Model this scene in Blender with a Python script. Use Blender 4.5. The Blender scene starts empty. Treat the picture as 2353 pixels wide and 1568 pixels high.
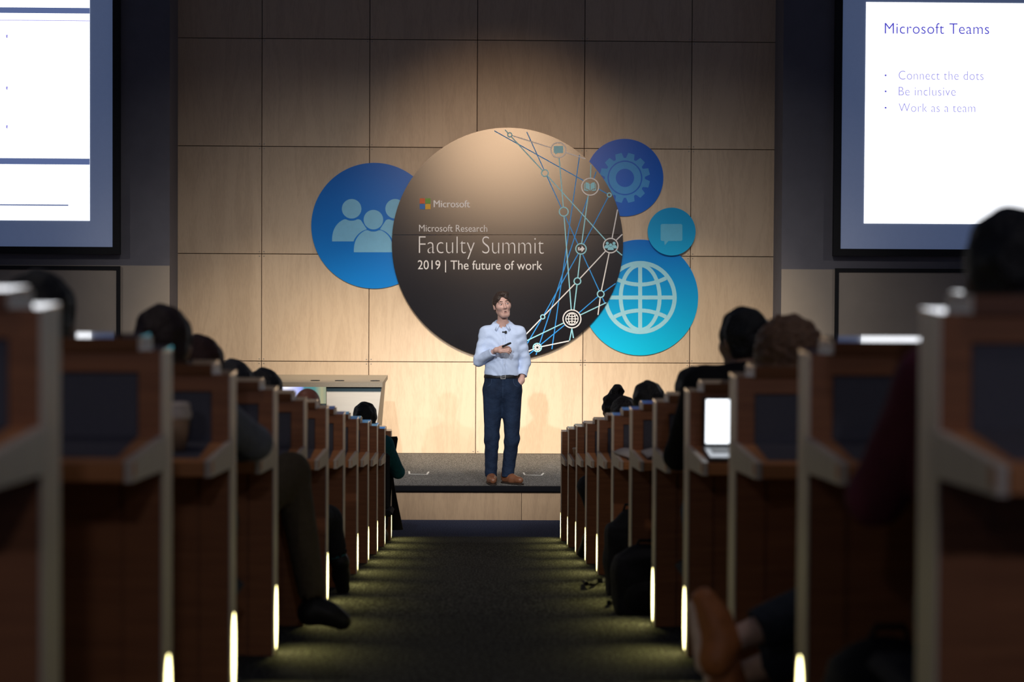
import bpy, bmesh, math, random
import numpy as np
from mathutils import Vector, Matrix

random.seed(7); rng = np.random.default_rng(7)
scene = bpy.context.scene
COL = scene.collection

# ------------------------------------------------------------------ camera
FPX = 4575.0; CX, CY = 1176.5, 784.0
CAM = np.array([-0.03, 0.0, 2.137])
yaw, pitch, roll = 0.0194, math.atan((784 - 655) / FPX), 0.0055
_f = np.array([math.sin(yaw) * math.cos(pitch), math.cos(yaw) * math.cos(pitch), -math.sin(pitch)])
_r0 = np.array([math.cos(yaw), -math.sin(yaw), 0.0]); _u0 = np.cross(_r0, _f)
_r = math.cos(roll) * _r0 + math.sin(roll) * _u0
_u = math.cos(roll) * _u0 - math.sin(roll) * _r0
cam_d = bpy.data.cameras.new('camera'); cam = bpy.data.objects.new('camera', cam_d); COL.objects.link(cam)
cam.matrix_world = Matrix(((_r[0], _u[0], -_f[0], CAM[0]), (_r[1], _u[1], -_f[1], CAM[1]), (_r[2], _u[2], -_f[2], CAM[2]), (0, 0, 0, 1)))
cam_d.sensor_width = 36.0; cam_d.lens = 36.0 * FPX / 2353.0; cam_d.clip_start = 0.05; cam_d.clip_end = 200
cam_d.dof.use_dof = True; cam_d.dof.focus_distance = 19.3; cam_d.dof.aperture_fstop = 2.8
scene.camera = cam

def PX(px, py, Y):
    """point of the world plane y = Y that is seen at a photograph position (used to measure real positions)"""
    d = _f + _r * (px - CX) / FPX - _u * (py - CY) / FPX
    t = (Y - CAM[1]) / d[1]
    p = CAM + d * t
    return Vector((float(p[0]), float(Y), float(p[2])))

# ------------------------------------------------------------------ world and lights
vs = scene.view_settings
vs.view_transform = 'Standard'; vs.look = 'None'; vs.gamma = 1.0; vs.use_curve_mapping = False; vs.exposure = 0.0
scene.cycles.use_denoising = True
scene.cycles.max_bounces = 6; scene.cycles.diffuse_bounces = 3
scene.cycles.sample_clamp_indirect = 4.0
W = bpy.data.worlds.new('world'); scene.world = W; W.use_nodes = True
W.node_tree.nodes['Background'].inputs[0].default_value = (0.52, 0.62, 1.0, 1)
W.node_tree.nodes['Background'].inputs[1].default_value = 0.048

def spot(name, loc, target, watts, angle, blend, color, radius=0.08):
    d = bpy.data.lights.new(name, 'SPOT'); d.energy = watts; d.spot_size = math.radians(angle); d.spot_blend = blend
    d.color = color; d.shadow_soft_size = radius
    o = bpy.data.objects.new(name, d); COL.objects.link(o); o.location = loc
    o.rotation_euler = (Vector(target) - Vector(loc)).to_track_quat('-Z', 'Y').to_euler()
    return o
WARM = (1.0, 0.81, 0.58)
for lx, tx, lw in ((-2.5, -2.1, 0.60), (-0.8, -0.7, 1.0), (0.9, 0.8, 1.0), (2.6, 2.2, 0.75)):
    spot('wall_washer', (lx, 16.2, 6.8), (tx, 22.69, 0.15), 1750 * lw, 29, 1.0, WARM, 0.06)
    spot('wall_washer', (lx, 16.2, 6.8), (tx, 22.69, 0.5), 330 * lw, 54, 1.0, (1.0, 0.92, 0.84), 0.06)
spot('sign_light', (0.5, 11.0, 4.95), (0.28, 22.69, 3.2), 780, 19, 1.0, (1.0, 0.66, 0.40), 0.12)
spot('cross_light', (-6.5, 12.2, 6.2), (1.4, 22.0, 0.2), 700, 30, 1.0, (1.0, 0.93, 0.84), 0.05)
spot('cross_light', (6.5, 12.2, 6.2), (-1.4, 22.0, 0.2), 600, 30, 1.0, (1.0, 0.93, 0.84), 0.05)
spot('side_light', (-7.6, 19.1, 4.4), (0.6, 22.3, 0.2), 200, 44, 1.0, (1.0, 0.92, 0.82), 0.03)
spot('side_light', (7.6, 19.1, 4.4), (-0.6, 22.3, 0.2), 170, 44, 1.0, (1.0, 0.92, 0.82), 0.03)
spot('key_light', (-1.6, 6.0, 6.6), (0.0, 19.3, 1.2), 3100, 15, 0.8, (0.93, 0.96, 1.0))
spot('key_light', (2.4, 6.0, 6.6), (0.1, 19.3, 1.2), 1800, 15, 0.8, (0.93, 0.96, 1.0))
# unseen fill spots added to brighten the row backs; then downlights over the seats
for lx in (-3.0, 0.8, 3.4):
    spot('fill_spot', (lx, -7.0, 6.0), (lx * 0.7, 6.0, 1.2), 185, 37, 1.0, (0.88, 0.86, 1.0), 0.20)
for lx in (-2.6, 2.6):
    spot('fill_spot', (lx, 4.0, 5.4), (lx * 0.5, 13.5, 0.6), 150, 46, 1.0, (1.0, 0.86, 0.74), 0.12)
for ly in (2.0, 5.5, 9.0, 12.5):
    for lx in (-2.2, 2.2):
        spot('downlight', (lx, ly, 6.2), (lx * 0.8, ly + 0.5, 0.0), 75, 62, 1.0, (1.0, 0.88, 0.80), 0.10)

# ------------------------------------------------------------------ materials
def mat(name, col, rough=0.6, spec=0.5, noise=0.0, nscale=(8, 8, 8), bump=0.0, bscale=60, col2=None, metal=0.0,
        coat=0.0, coat_rough=0.1, sheen=0.0, emit=None, estr=0.0, detail=4):
    m = bpy.data.materials.new(name); m.use_nodes = True
    nt = m.node_tree; b = nt.nodes['Principled BSDF']
    b.inputs['Base Color'].default_value = (*col, 1); b.inputs['Roughness'].default_value = rough
    b.inputs['Specular IOR Level'].default_value = spec; b.inputs['Metallic'].default_value = metal
    b.inputs['Coat Weight'].default_value = coat; b.inputs['Coat Roughness'].default_value = coat_rough
    if emit: b.inputs['Emission Color'].default_value = (*emit, 1); b.inputs['Emission Strength'].default_value = estr
    if noise or bump:
        tc = nt.nodes.new('ShaderNodeTexCoord')
    if noise:
        mp = nt.nodes.new('ShaderNodeMapping'); mp.inputs['Scale'].default_value = nscale
        n = nt.nodes.new('ShaderNodeTexNoise'); n.inputs['Detail'].default_value = detail; n.inputs['Scale'].default_value = 1.0
        r = nt.nodes.new('ShaderNodeValToRGB')
        c2 = col2 or tuple(c * (1 - noise) for c in col)
        r.color_ramp.elements[0].position = 0.33; r.color_ramp.elements[1].position = 0.67
        r.color_ramp.elements[0].color = (*c2, 1); r.color_ramp.elements[1].color = (*col, 1)
        nt.links.new(tc.outputs['Object'], mp.inputs[0]); nt.links.new(mp.outputs[0], n.inputs['Vector'])
        nt.links.new(n.outputs['Fac'], r.inputs[0]); nt.links.new(r.outputs[0], b.inputs['Base Color'])
    if bump:
        n2 = nt.nodes.new('ShaderNodeTexNoise'); n2.inputs['Scale'].default_value = bscale; n2.inputs['Detail'].default_value = 3
        bp = nt.nodes.new('ShaderNodeBump'); bp.inputs['Strength'].default_value = bump; bp.inputs['Distance'].default_value = 0.02
        nt.links.new(tc.outputs['Object'], n2.inputs['Vector']); nt.links.new(n2.outputs['Fac'], bp.inputs['Height'])
        nt.links.new(bp.outputs[0], b.inputs['Normal'])
    return m

def emission(name, col, s):
    m = bpy.data.materials.new(name); m.use_nodes = True; nt = m.node_tree; nt.nodes.clear()
    o = nt.nodes.new('ShaderNodeOutputMaterial'); e = nt.nodes.new('ShaderNodeEmission')
    e.inputs[0].default_value = (*col, 1); e.inputs[1].default_value = s
    nt.links.new(e.outputs[0], o.inputs[0]); return m

def plywood(name, a, b_, rough=0.45, coat=0.25):
    """birch veneer: long vertical figure, cathedral rings and fine pores, different in every panel"""
    m = bpy.data.materials.new(name); m.use_nodes = True; nt = m.node_tree; b = nt.nodes['Principled BSDF']
    tc = nt.nodes.new('ShaderNodeTexCoord'); oi = nt.nodes.new('ShaderNodeObjectInfo')
    off = nt.nodes.new('ShaderNodeVectorMath'); off.operation = 'ADD'
    sc = nt.nodes.new('ShaderNodeVectorMath'); sc.operation = 'SCALE'; sc.inputs[0].default_value = (31, 17, 43)
    nt.links.new(oi.outputs['Random'], sc.inputs['Scale']); nt.links.new(tc.outputs['Object'], off.inputs[0]); nt.links.new(sc.outputs[0], off.inputs[1])
    mp = nt.nodes.new('ShaderNodeMapping'); mp.inputs['Scale'].default_value = (3.2, 3.2, 0.55); nt.links.new(off.outputs[0], mp.inputs[0])
    n1 = nt.nodes.new('ShaderNodeTexNoise'); n1.inputs['Scale'].default_value = 1.0; n1.inputs['Detail'].default_value = 3; n1.inputs['Distortion'].default_value = 0.6
    nt.links.new(mp.outputs[0], n1.inputs['Vector'])
    rings = nt.nodes.new('ShaderNodeMath'); rings.operation = 'MULTIPLY'; rings.inputs[1].default_value = 40
    sn = nt.nodes.new('ShaderNodeMath'); sn.operation = 'SINE'
    nt.links.new(n1.outputs['Fac'], rings.inputs[0]); nt.links.new(rings.outputs[0], sn.inputs[0])
    mp2 = nt.nodes.new('ShaderNodeMapping'); mp2.inputs['Scale'].default_value = (90, 90, 14); nt.links.new(off.outputs[0], mp2.inputs[0])
    n2 = nt.nodes.new('ShaderNodeTexNoise'); n2.inputs['Scale'].default_value = 1.0; n2.inputs['Detail'].default_value = 2
    nt.links.new(mp2.outputs[0], n2.inputs['Vector'])
    add = nt.nodes.new('ShaderNodeMath'); add.operation = 'MULTIPLY_ADD'; add.inputs[1].default_value = 0.16
    nt.links.new(sn.outputs[0], add.inputs[0]); nt.links.new(n2.outputs['Fac'], add.inputs[2])
    add2 = nt.nodes.new('ShaderNodeMath'); add2.operation = 'MULTIPLY_ADD'; add2.inputs[1].default_value = 0.7
    nt.links.new(n1.outputs['Fac'], add2.inputs[0]); nt.links.new(add.outputs[0], add2.inputs[2])
    r = nt.nodes.new('ShaderNodeValToRGB'); r.color_ramp.elements[0].position = 0.55; r.color_ramp.elements[1].position = 1.05
    r.color_ramp.elements[0].color = (*b_, 1); r.color_ramp.elements[1].color = (*a, 1)
    nt.links.new(add2.outputs[0], r.inputs[0])
    hs = nt.nodes.new('ShaderNodeHueSaturation'); mr = nt.nodes.new('ShaderNodeMapRange')
    mr.inputs['To Min'].default_value = 0.90; mr.inputs['To Max'].default_value = 1.05
    nt.links.new(oi.outputs['Random'], mr.inputs['Value']); nt.links.new(mr.outputs[0], hs.inputs['Value'])
    nt.links.new(r.outputs[0], hs.inputs['Color']); nt.links.new(hs.outputs[0], b.inputs['Base Color'])
    b.inputs['Roughness'].default_value = rough; b.inputs['Coat Weight'].default_value = coat; b.inputs['Coat Roughness'].default_value = 0.30
    return m

def carpet(name, a, c):
    """loop carpet with a woven tick pattern of pale threads"""
    m = bpy.data.materials.new(name); m.use_nodes = True; nt = m.node_tree; b = nt.nodes['Principled BSDF']
    tc = nt.nodes.new('ShaderNodeTexCoord')
    mp = nt.nodes.new('ShaderNodeMapping'); mp.inputs['Scale'].default_value = (100, 55, 100); nt.links.new(tc.outputs['Object'], mp.inputs[0])
    v = nt.nodes.new('ShaderNodeTexNoise'); v.inputs['Scale'].default_value = 1.0; v.inputs['Detail'].default_value = 3; nt.links.new(mp.outputs[0], v.inputs['Vector'])
    r = nt.nodes.new('ShaderNodeValToRGB'); r.color_ramp.elements[0].position = 0.45; r.color_ramp.elements[1].position = 0.68
    r.color_ramp.elements[0].color = (*a, 1); r.color_ramp.elements[1].color = (*c, 1)
    nt.links.new(v.outputs['Fac'], r.inputs[0]); nt.links.new(r.outputs[0], b.inputs['Base Color'])
    bp = nt.nodes.new('ShaderNodeBump'); bp.inputs['Strength'].default_value = 0.6; bp.inputs['Distance'].default_value = 0.01
    nt.links.new(v.outputs['Fac'], bp.inputs['Height']); nt.links.new(bp.outputs[0], b.inputs['Normal'])
    b.inputs['Roughness'].default_value = 0.95; b.inputs['Specular IOR Level'].default_value = 0.15
    return m

M = {}
M['ply'] = plywood('birch_plywood', (0.78, 0.615, 0.445), (0.70, 0.54, 0.385), 0.45, 0.18)
M['gap'] = mat('dark_joint', (0.06, 0.03, 0.02), 0.9)
M['drywall'] = mat('slate_paint', (0.20, 0.20, 0.24), 0.7, 0.3, 0.08, (6, 6, 6), 0.05, 200)
M['beige'] = mat('beige_paint', (0.50, 0.44, 0.38), 0.7, 0.3, 0.06, (4, 4, 4), 0.05, 200)
M['black'] = mat('black_trim', (0.012, 0.013, 0.016), 0.55, 0.4, 0.2, (30, 30, 30))
M['nosing'] = mat('black_nosing', (0.004, 0.004, 0.006), 0.8, 0.15, 0.2, (60, 60, 60))
M['stage'] = carpet('stage_carpet', (0.085, 0.080, 0.075), (0.30, 0.29, 0.27))
M['carpet'] = carpet('aisle_carpet', (0.022, 0.022, 0.022), (0.10, 0.10, 0.092))
M['bluelit'] = carpet('front_carpet', (0.020, 0.028, 0.060), (0.075, 0.09, 0.15))  # grey carpet with the screens' blue light put into its colour
M['riserply'] = plywood('stage_riser_plywood', (0.50, 0.33, 0.19), (0.43, 0.28, 0.16), 0.5, 0.1)
M['brown'] = mat('stained_wood', (0.34, 0.125, 0.045), 0.45, 0.4, 0.35, (3, 3, 45), 0, col2=(0.24, 0.085, 0.030), coat=0.15, coat_rough=0.3)
M['desk'] = mat('desk_veneer', (0.60, 0.25, 0.09), 0.40, 0.4, 0.3, (3, 45, 45), 0, col2=(0.46, 0.18, 0.065), coat=0.2, coat_rough=0.25)
M['cap'] = mat('polished_cap_wood', (0.24, 0.10, 0.045), 0.12, 0.6, 0.3, (3, 45, 45), 0, coat=1.0, coat_rough=0.06)
M['edge'] = mat('pale_edge_wood', (0.66, 0.56, 0.46), 0.45, 0.4, 0.12, (40, 40, 4), 0, coat=0.15, coat_rough=0.3)
M['inlay'] = mat('charcoal_laminate', (0.085, 0.082, 0.105), 0.55, 0.4, 0.25, (120, 120, 120), 0.1, 250)
M['lamp'] = emission('step_light_glow', (1.0, 0.88, 0.40), 7.0)
M['lampbody'] = mat('step_light_housing', (0.35, 0.32, 0.22), 0.4, 0.5, 0.1, (20, 20, 20))

# ------------------------------------------------------------------ mesh helpers
def link(name, verts, faces, material, parent=None, smooth=False, loc=None):
    me = bpy.data.meshes.new(name); me.from_pydata([tuple(v) for v in verts], [], [tuple(f) for f in faces]); me.update()
    return link_mesh(name, me, material, parent, smooth, loc)
def link_mesh(name, me, material, parent=None, smooth=False, loc=None):
    if isinstance(material, (list, tuple)):
        for q in material: me.materials.append(q)
    elif material: me.materials.append(material)
    if smooth: me.shade_smooth()
    o = bpy.data.objects.new(name, me); COL.objects.link(o)
    if parent: o.parent = parent
    if loc is not None: o.location = loc
    return o
def tag(o, label=None, cat=None, group=None, kind=None):
    if label: o['label'] = label
    if cat: o['category'] = cat
    if group: o['group'] = group
    if kind: o['kind'] = kind
    return o
def empty(name, loc, label=None, cat=None, group=None):
    o = bpy.data.objects.new(name, None); COL.objects.link(o); o.location = loc; o.empty_display_size = 0.1
    return tag(o, label, cat, group)
class MB:
    def __init__(s): s.v = []; s.f = []
    def add(s, vs_, fs):
        n = len(s.v); s.v += [tuple(v) for v in vs_]; s.f += [tuple(i + n for i in f) for f in fs]; return s
    def box(s, x0, x1, y0, y1, z0, z1, ch=0.0):
        if x0 > x1: x0, x1 = x1, x0
        if ch <= 0:
            vv = [(x, y, z) for z in (z0, z1) for y in (y0, y1) for x in (x0, x1)]
            return s.add(vv, [(0, 2, 3, 1), (4, 5, 7, 6), (0, 1, 5, 4), (2, 6, 7, 3), (0, 4, 6, 2), (1, 3, 7, 5)])
        vv = []; c = ch
        lo = [x0, y0, z0]; hi = [x1, y1, z1]; ids = {}
        for sx in (0, 1):
            for sy in (0, 1):
                for sz in (0, 1):
                    p = [hi[i] if (sx, sy, sz)[i] else lo[i] for i in range(3)]
                    for ax in range(3):
                        q = [p[i] if i == ax else p[i] + (-c if (sx, sy, sz)[i] else c) for i in range(3)]
                        ids[(sx, sy, sz, ax)] = len(vv); vv.append(q)
        F = []
        for ax in range(3):
            o1, o2 = (ax + 1) % 3, (ax + 2) % 3
            for sgn in (0, 1):
                ring = []
                for a_, b_ in ((0, 0), (1, 0), (1, 1), (0, 1)):
                    k = [0, 0, 0]; k[ax] = sgn; k[o1] = a_; k[o2] = b_; ring.append(ids[(*k, ax)])
                F.append(ring if sgn else ring[::-1])
        for ax in range(3):
            o1, o2 = (ax + 1) % 3, (ax + 2) % 3
            for a_ in (0, 1):
                for b_ in (0, 1):
                    k0 = [0, 0, 0]; k0[o1] = a_; k0[o2] = b_; k1 = list(k0); k1[ax] = 1
                    q = [ids[(*k0, o1)], ids[(*k1, o1)], ids[(*k1, o2)], ids[(*k0, o2)]]
                    F.append(q if a_ == b_ else q[::-1])
        for sx in (0, 1):
            for sy in (0, 1):
                for sz in (0, 1):
                    t = [ids[(sx, sy, sz, i)] for i in range(3)]
                    F.append(t if (sx + sy + sz) % 2 else t[::-1])
        return s.add(vv, F)
    def prism(s, poly, fn, a, b):
        """poly: 2-D points; fn(u, v, w) -> 3-D; extruded w from a to b"""
        n = len(poly)
        vv = [fn(u, v, a) for u, v in poly] + [fn(u, v, b) for u, v in poly]
        return s.add(vv, [tuple(range(n))[::-1], tuple(range(n, 2 * n))] + [(i, (i + 1) % n, n + (i + 1) % n, n + i) for i in range(n)])
    def lathe(s, prof, c=(0, 0, 0), n=24, cap=True):
        vv = []; F = []
        for r_, z in prof:
            for i in range(n):
                t = 2 * math.pi * i / n; vv.append((c[0] + r_ * math.cos(t), c[1] + r_ * math.sin(t), c[2] + z))
        for j in range(len(prof) - 1):
            for i in range(n): F.append((j * n + i, j * n + (i + 1) % n, (j + 1) * n + (i + 1) % n, (j + 1) * n + i))
        if cap: F += [tuple(range(n))[::-1], tuple((len(prof) - 1) * n + i for i in range(n))]
        return s.add(vv, F)
    def tube(s, pts, r, n=8):
        pts = [Vector(p) for p in pts]; vv = []; F = []
        for i, p in enumerate(pts):
            d = (pts[min(i + 1, len(pts) - 1)] - pts[max(i - 1, 0)]).normalized()
            a = d.cross(Vector((0, 0, 1)));  a = a.normalized() if a.length > 1e-4 else Vector((1, 0, 0)); b = d.cross(a)
            for k in range(n):
                t = 2 * math.pi * k / n; vv.append(p + (a * math.cos(t) + b * math.sin(t)) * r)
        for i in range(len(pts) - 1):
            for k in range(n): F.append((i * n + k, i * n + (k + 1) % n, (i + 1) * n + (k + 1) % n, (i + 1) * n + k))
        F += [tuple(range(n))[::-1], tuple((len(pts) - 1) * n + i for i in range(n))]
        return s.add(vv, F)
    def build(s, name, material, parent=None, smooth=False, loc=None):
        me = bpy.data.meshes.new(name); me.from_pydata(s.v, [], s.f)
        bm = bmesh.new(); bm.from_mesh(me); bmesh.ops.recalc_face_normals(bm, faces=bm.faces); bm.to_mesh(me); bm.free(); me.update()
        return link_mesh(name, me, material, parent, smooth, loc)

# ------------------------------------------------------------------ rows, floor, stage
P = 1.22; Y0 = 3.152; RISE = 0.1074; HALF = 0.71; NR = 12; STEP_OFF = 0.27; ROW_LEN = 5.6
ROWY = [Y0 + P * k for k in range(NR)]
ROWZ = [RISE * (NR - 1 - k) for k in range(NR)]
ZF = -0.12; ZS = 0.207; YSTAGE = 19.03; YW = 22.69; YS = 22.09; OPEN = 3.39

floor = tag(MB().box(-9.6, 9.6, 16.4, 19.2, ZF - 0.15, ZF).build('floor', M['bluelit']), 'dark navy carpet between front row and stage, screen light in its colour', None, None, 'structure')
for k in range(-2, NR):
    ya = Y0 + P * (k - 1) + STEP_OFF if k > -2 else -1.2
    yb = Y0 + P * k + STEP_OFF; z = RISE * (NR - 1 - k)
    st = MB().box(-7.0, 7.0, ya, yb, ZF - 0.15, z, 0.006).build('aisle_step', M['carpet'], floor)
wall_back = tag(MB().box(-9.6, 9.6, YW + 0.02, YW + 0.2, ZF - 0.15, 7.2).build('wall_back', M['gap']), kind='structure')
zs = [ZS, 1.254, 2.474, 3.694, 4.914, 6.134, 7.15]
g = 0.004
screw_me = None
M['screw'] = mat('zinc_screw', (0.55, 0.5, 0.45), 0.35, 0.5, 0.1, (50, 50, 50), metal=0.8)
sb = MB(); n = 8
sb.add([(0.0075 * math.cos(2 * math.pi * i / n), 0, 0.0075 * math.sin(2 * math.pi * i / n)) for i in range(n)] +
       [(0.004 * math.cos(2 * math.pi * i / n), -0.002, 0.004 * math.sin(2 * math.pi * i / n)) for i in range(n)],
       [(i, (i + 1) % n, n + (i + 1) % n, n + i) for i in range(n)] + [tuple(range(n, 2 * n))])
for i in range(-3, 3):
    for j in range(len(zs) - 1):
        x0, x1 = i * 1.22 + g, (i + 1) * 1.22 - g; za, zb = zs[j] + g, zs[j + 1] - g
        cx, cz = (x0 + x1) / 2, (za + zb) / 2
        p = MB().box(x0 - cx, x1 - cx, -0.011, 0.011, za - cz, zb - cz, 0.0015).build('plywood_panel', M['ply'], wall_back, loc=(cx, YW + 0.011, cz))
        for sx in (x0 - cx + 0.022, x1 - cx - 0.022):
            for sz in (za - cz + 0.022, zb - cz - 0.022):
                if screw_me is None:
                    so = sb.build('screw', M['screw'], p); screw_me = so.data
                else:
                    so = bpy.data.objects.new('screw', screw_me); COL.objects.link(so); so.parent = p
                so.location = (sx, -0.0115, sz)
# proscenium walls with a paler lower panel and the black-edged screens
ZL = PX(394, 611, YS).z
walls = {}
for s, nm in ((-1, 'wall_left'), (1, 'wall_right')):
    xa, xb = s * OPEN, s * 9.6
    w = tag(MB().box(xa, xb, YS, YW + 0.02, ZF, 7.2).build(nm, M['drywall']), kind='structure'); walls[s] = w
    MB().box(xa - s * 0.0, xb, YS - 0.012, YS + 0.002, ZS + 0.0, ZL).build('lower_wall_panel', M['beige'], w)
stage = empty('stage', (0, YSTAGE, ZF), 'low stage with grey speckled carpet, black nosing and plywood front', 'stage')
def on(o, par):
    o.parent = par; o.location = Vector(o.location) - par.location; return o
on(MB().box(-9.6, 9.6, YSTAGE + 0.02, YW + 0.02, ZS - 0.05, ZS).build('deck', M['stage']), stage)
on(MB().box(-9.6, 9.6, YSTAGE - 0.02, YSTAGE + 0.05, ZS - 0.058, ZS, 0.012).build('nosing', M['nosing']), stage)
for i in range(-7, 8):
    x0, x1 = i * 1.22 - 0.78 + 0.002, (i + 1) * 1.22 - 0.78 - 0.002
    on(MB().box(x0, x1, YSTAGE + 0.012, YSTAGE + 0.03, ZF, ZS - 0.055).build('front_board', M['riserply']), stage)
on(MB().box(-9.6, 9.6, YSTAGE + 0.03, YSTAGE + 0.06, ZF, ZS - 0.05).build('front_frame', M['gap']), stage)
# carpet joints on the stage and white marking tape
M['tape'] = mat('white_tape', (0.75, 0.75, 0.72), 0.6, 0.3, 0.1, (30, 30, 30))
def floor_pt(px, py, z):
    d = _f + _r * (px - CX) / FPX - _u * (py - CY) / FPX; t = (z - CAM[2]) / d[2]; p = CAM + d * t
    return Vector((float(p[0]), float(p[1]), float(z)))
def tape(pxs, label, w=0.02):
    mb = MB(); pts = [floor_pt(a, b, ZS) for a, b in pxs]
    for a, b in zip(pts, pts[1:]):
        d = (b - a).normalized(); nn = Vector((-d.y, d.x, 0)) * w / 2; e = d * w / 2; up = Vector((0, 0, 0.002))
        vv = [a - e + nn, a - e - nn, b + e - nn, b + e + nn]
        mb.add([q + Vector((0, 0, 0.0004)) for q in vv] + [q + up for q in vv], [(3, 2, 1, 0), (4, 5, 6, 7), (0, 1, 5, 4), (1, 2, 6, 5), (2, 3, 7, 6), (3, 0, 4, 7)])
    return tag(mb.build('floor_tape', M['tape']), label, 'tape')
tape([(1203, 1087), (1206, 1092), (1244, 1093), (1249, 1088)], 'white bracket of tape on the stage beside the speaker', 0.018)
tape([(940, 1084), (941, 1090), (981, 1091), (985, 1085)], 'white bracket of tape on the stage near the demo desk shadow', 0.018)

# ------------------------------------------------------------------ desk rows
def desk_row(k, s, label):
    y, z = ROWY[k], ROWZ[k]; D = 0.138; T = 0.913; CH = 0.033
    root = empty('desk_row', (s * HALF, y, z), label, 'desk', 'wooden desk rows along the aisle')
    X = lambda a: s * a            # distance from the aisle face
    b = lambda nm, m, *a, ch=0.0: MB().box(*a, ch).build(nm, m, root)
    L = ROW_LEN
    b('end_panel', M['edge'], X(0), X(0.004), 0.0, D, 0.0, T)
    zd = 0.725                      # desk top where it meets the back
    # lower fascia and framed back
    b('fascia', M['brown'], X(0.004), X(L), 0.012, D, 0.0, zd - 0.07)
    b('fascia_stile', M['brown'], X(0.004), X(0.085), 0.004, 0.012, 0.0, zd - 0.07)
    b('back_core', M['brown'], X(0.004), X(L), 0.014, D, zd - 0.07, T)
    b('stile', M['brown'], X(0.004), X(0.052), 0.0, 0.014, zd - 0.07, T)
    b('top_rail', M['brown'], X(0.052), X(L), 0.0, 0.014, T - 0.045, T)
    b('back_inlay', M['inlay'], X(0.056), X(L), 0.008, 0.0138, zd - 0.03, T - 0.049)
    def crown(nm, xa, xb, ya, yb, z0_, z1_, up=0.0065):
        v = [(X(x), yy, zz_) for zz_ in (0, 1) for yy in (ya, yb) for x in (xa, xb)]
        v = [(x, yy, (z0_ if q == 0 else z1_ + up * (yy - ya) / (yb - ya) - up / 2)) for x, yy, q in v]
        return MB().add(v, [(0, 2, 3, 1), (4, 5, 7, 6), (0, 1, 5, 4), (2, 6, 7, 3), (0, 4, 6, 2), (1, 3, 7, 5)]).build(nm, M['cap'], root)
    crown('cap_rail', 0.052, L, -0.012, D + 0.01, T, T + CH)
    b('cap_end', M['edge'], X(0.046), X(0.052), -0.010, D + 0.008, T + 0.001, T + CH - 0.004)
    crown('post_cap', 0.0, 0.046, 0.0, D, T, T + 0.005)
    # sloped desk
    dd, drop, th = 0.30, 0.030, 0.040
    def slab(nm, m, xa, xb, ya, yb, up, thick):
        zt = lambda yy: zd + drop * yy / dd + up
        mb = MB(); v = [(X(x), yy, zt(yy) - (thick if q == 0 else 0)) for q in (0, 1) for yy in (ya, yb) for x in (xa, xb)]
        mb.add(v, [(0, 2, 3, 1), (4, 5, 7, 6), (0, 1, 5, 4), (2, 6, 7, 3), (0, 4, 6, 2), (1, 3, 7, 5)])
        return mb.build(nm, m, root)
    slab('desk_top', M['desk'], 0.012, L, -dd, 0.0, 0.0, 0.030)
    slab('desk_inlay', M['inlay'], 0.056, L, -dd + 0.055, -0.004, 0.0015, 0.001)
    slab('desk_lip', M['desk'], 0.03, L, -dd - 0.008, -dd, 0.0, 0.036)
    poly = [(0.02, zd + 0.004), (-dd - 0.008, zd - drop + 0.004), (-dd - 0.008, zd - drop - 0.040), (0.02, zd - 0.072)]
    tap = lambda yy: 0.020 * (-yy / dd)          # the plate turns slightly away from the aisle
    mb = MB(); vv = [(X(-0.006 + tap(u)), u, v) for u, v in poly] + [(X(0.012 + tap(u)), u, v) for u, v in poly]
    mb.add(vv, [(0, 1, 2, 3), (7, 6, 5, 4)] + [(i, (i + 1) % 4, 4 + (i + 1) % 4, 4 + i) for i in range(4)])
    mb.build('desk_end_plate', M['edge'], root)
    # step light: a tall lens set into the end panel just above the carpet
    n = 20; zc, hz, hy = 0.122, 0.112, 0.046
    ring = lambda kk, xo: [(X(xo), D / 2 + kk * hy * math.copysign(abs(math.cos(2 * math.pi * i / n)) ** 0.8, math.cos(2 * math.pi * i / n)),
                            zc + kk * hz * math.copysign(abs(math.sin(2 * math.pi * i / n)) ** 0.8, math.sin(2 * math.pi * i / n))) for i in range(n)]
    hb = MB(); hb.add(ring(1.10, -0.0002) + ring(1.0, -0.0025), [(i, (i + 1) % n, n + (i + 1) % n, n + i) for i in range(n)] )
    lamp = hb.build('step_light', M['lampbody'], root)
    lb = MB(); lb.add(ring(1.0, -0.0015), [tuple(range(n))])
    lo = lb.build('lens', M['lamp'], lamp)
    sl_ = spot('step_light_beam', (-s * 0.035, D * 0.75, 0.20), (-s * 0.10, D * 0.75 - 0.04, 0.0), 2.2, 112, 1.0, (1.0, 0.90, 0.26), 0.02)
    sl_.parent = root
    return root
ORD = ['nearest the camera', 'second from the camera', 'third from the camera', 'fourth from the camera', 'fifth from the camera', 'sixth from the camera',
       'sixth from the stage', 'fifth from the stage', 'fourth from the stage', 'third from the stage', 'second from the stage', 'nearest the stage']
for k in range(NR):
    for s, side in ((-1, 'left'), (1, 'right')):
        desk_row(k, s, 'brown wooden desk row %s of the aisle, %s' % (side, ORD[k]))

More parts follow.
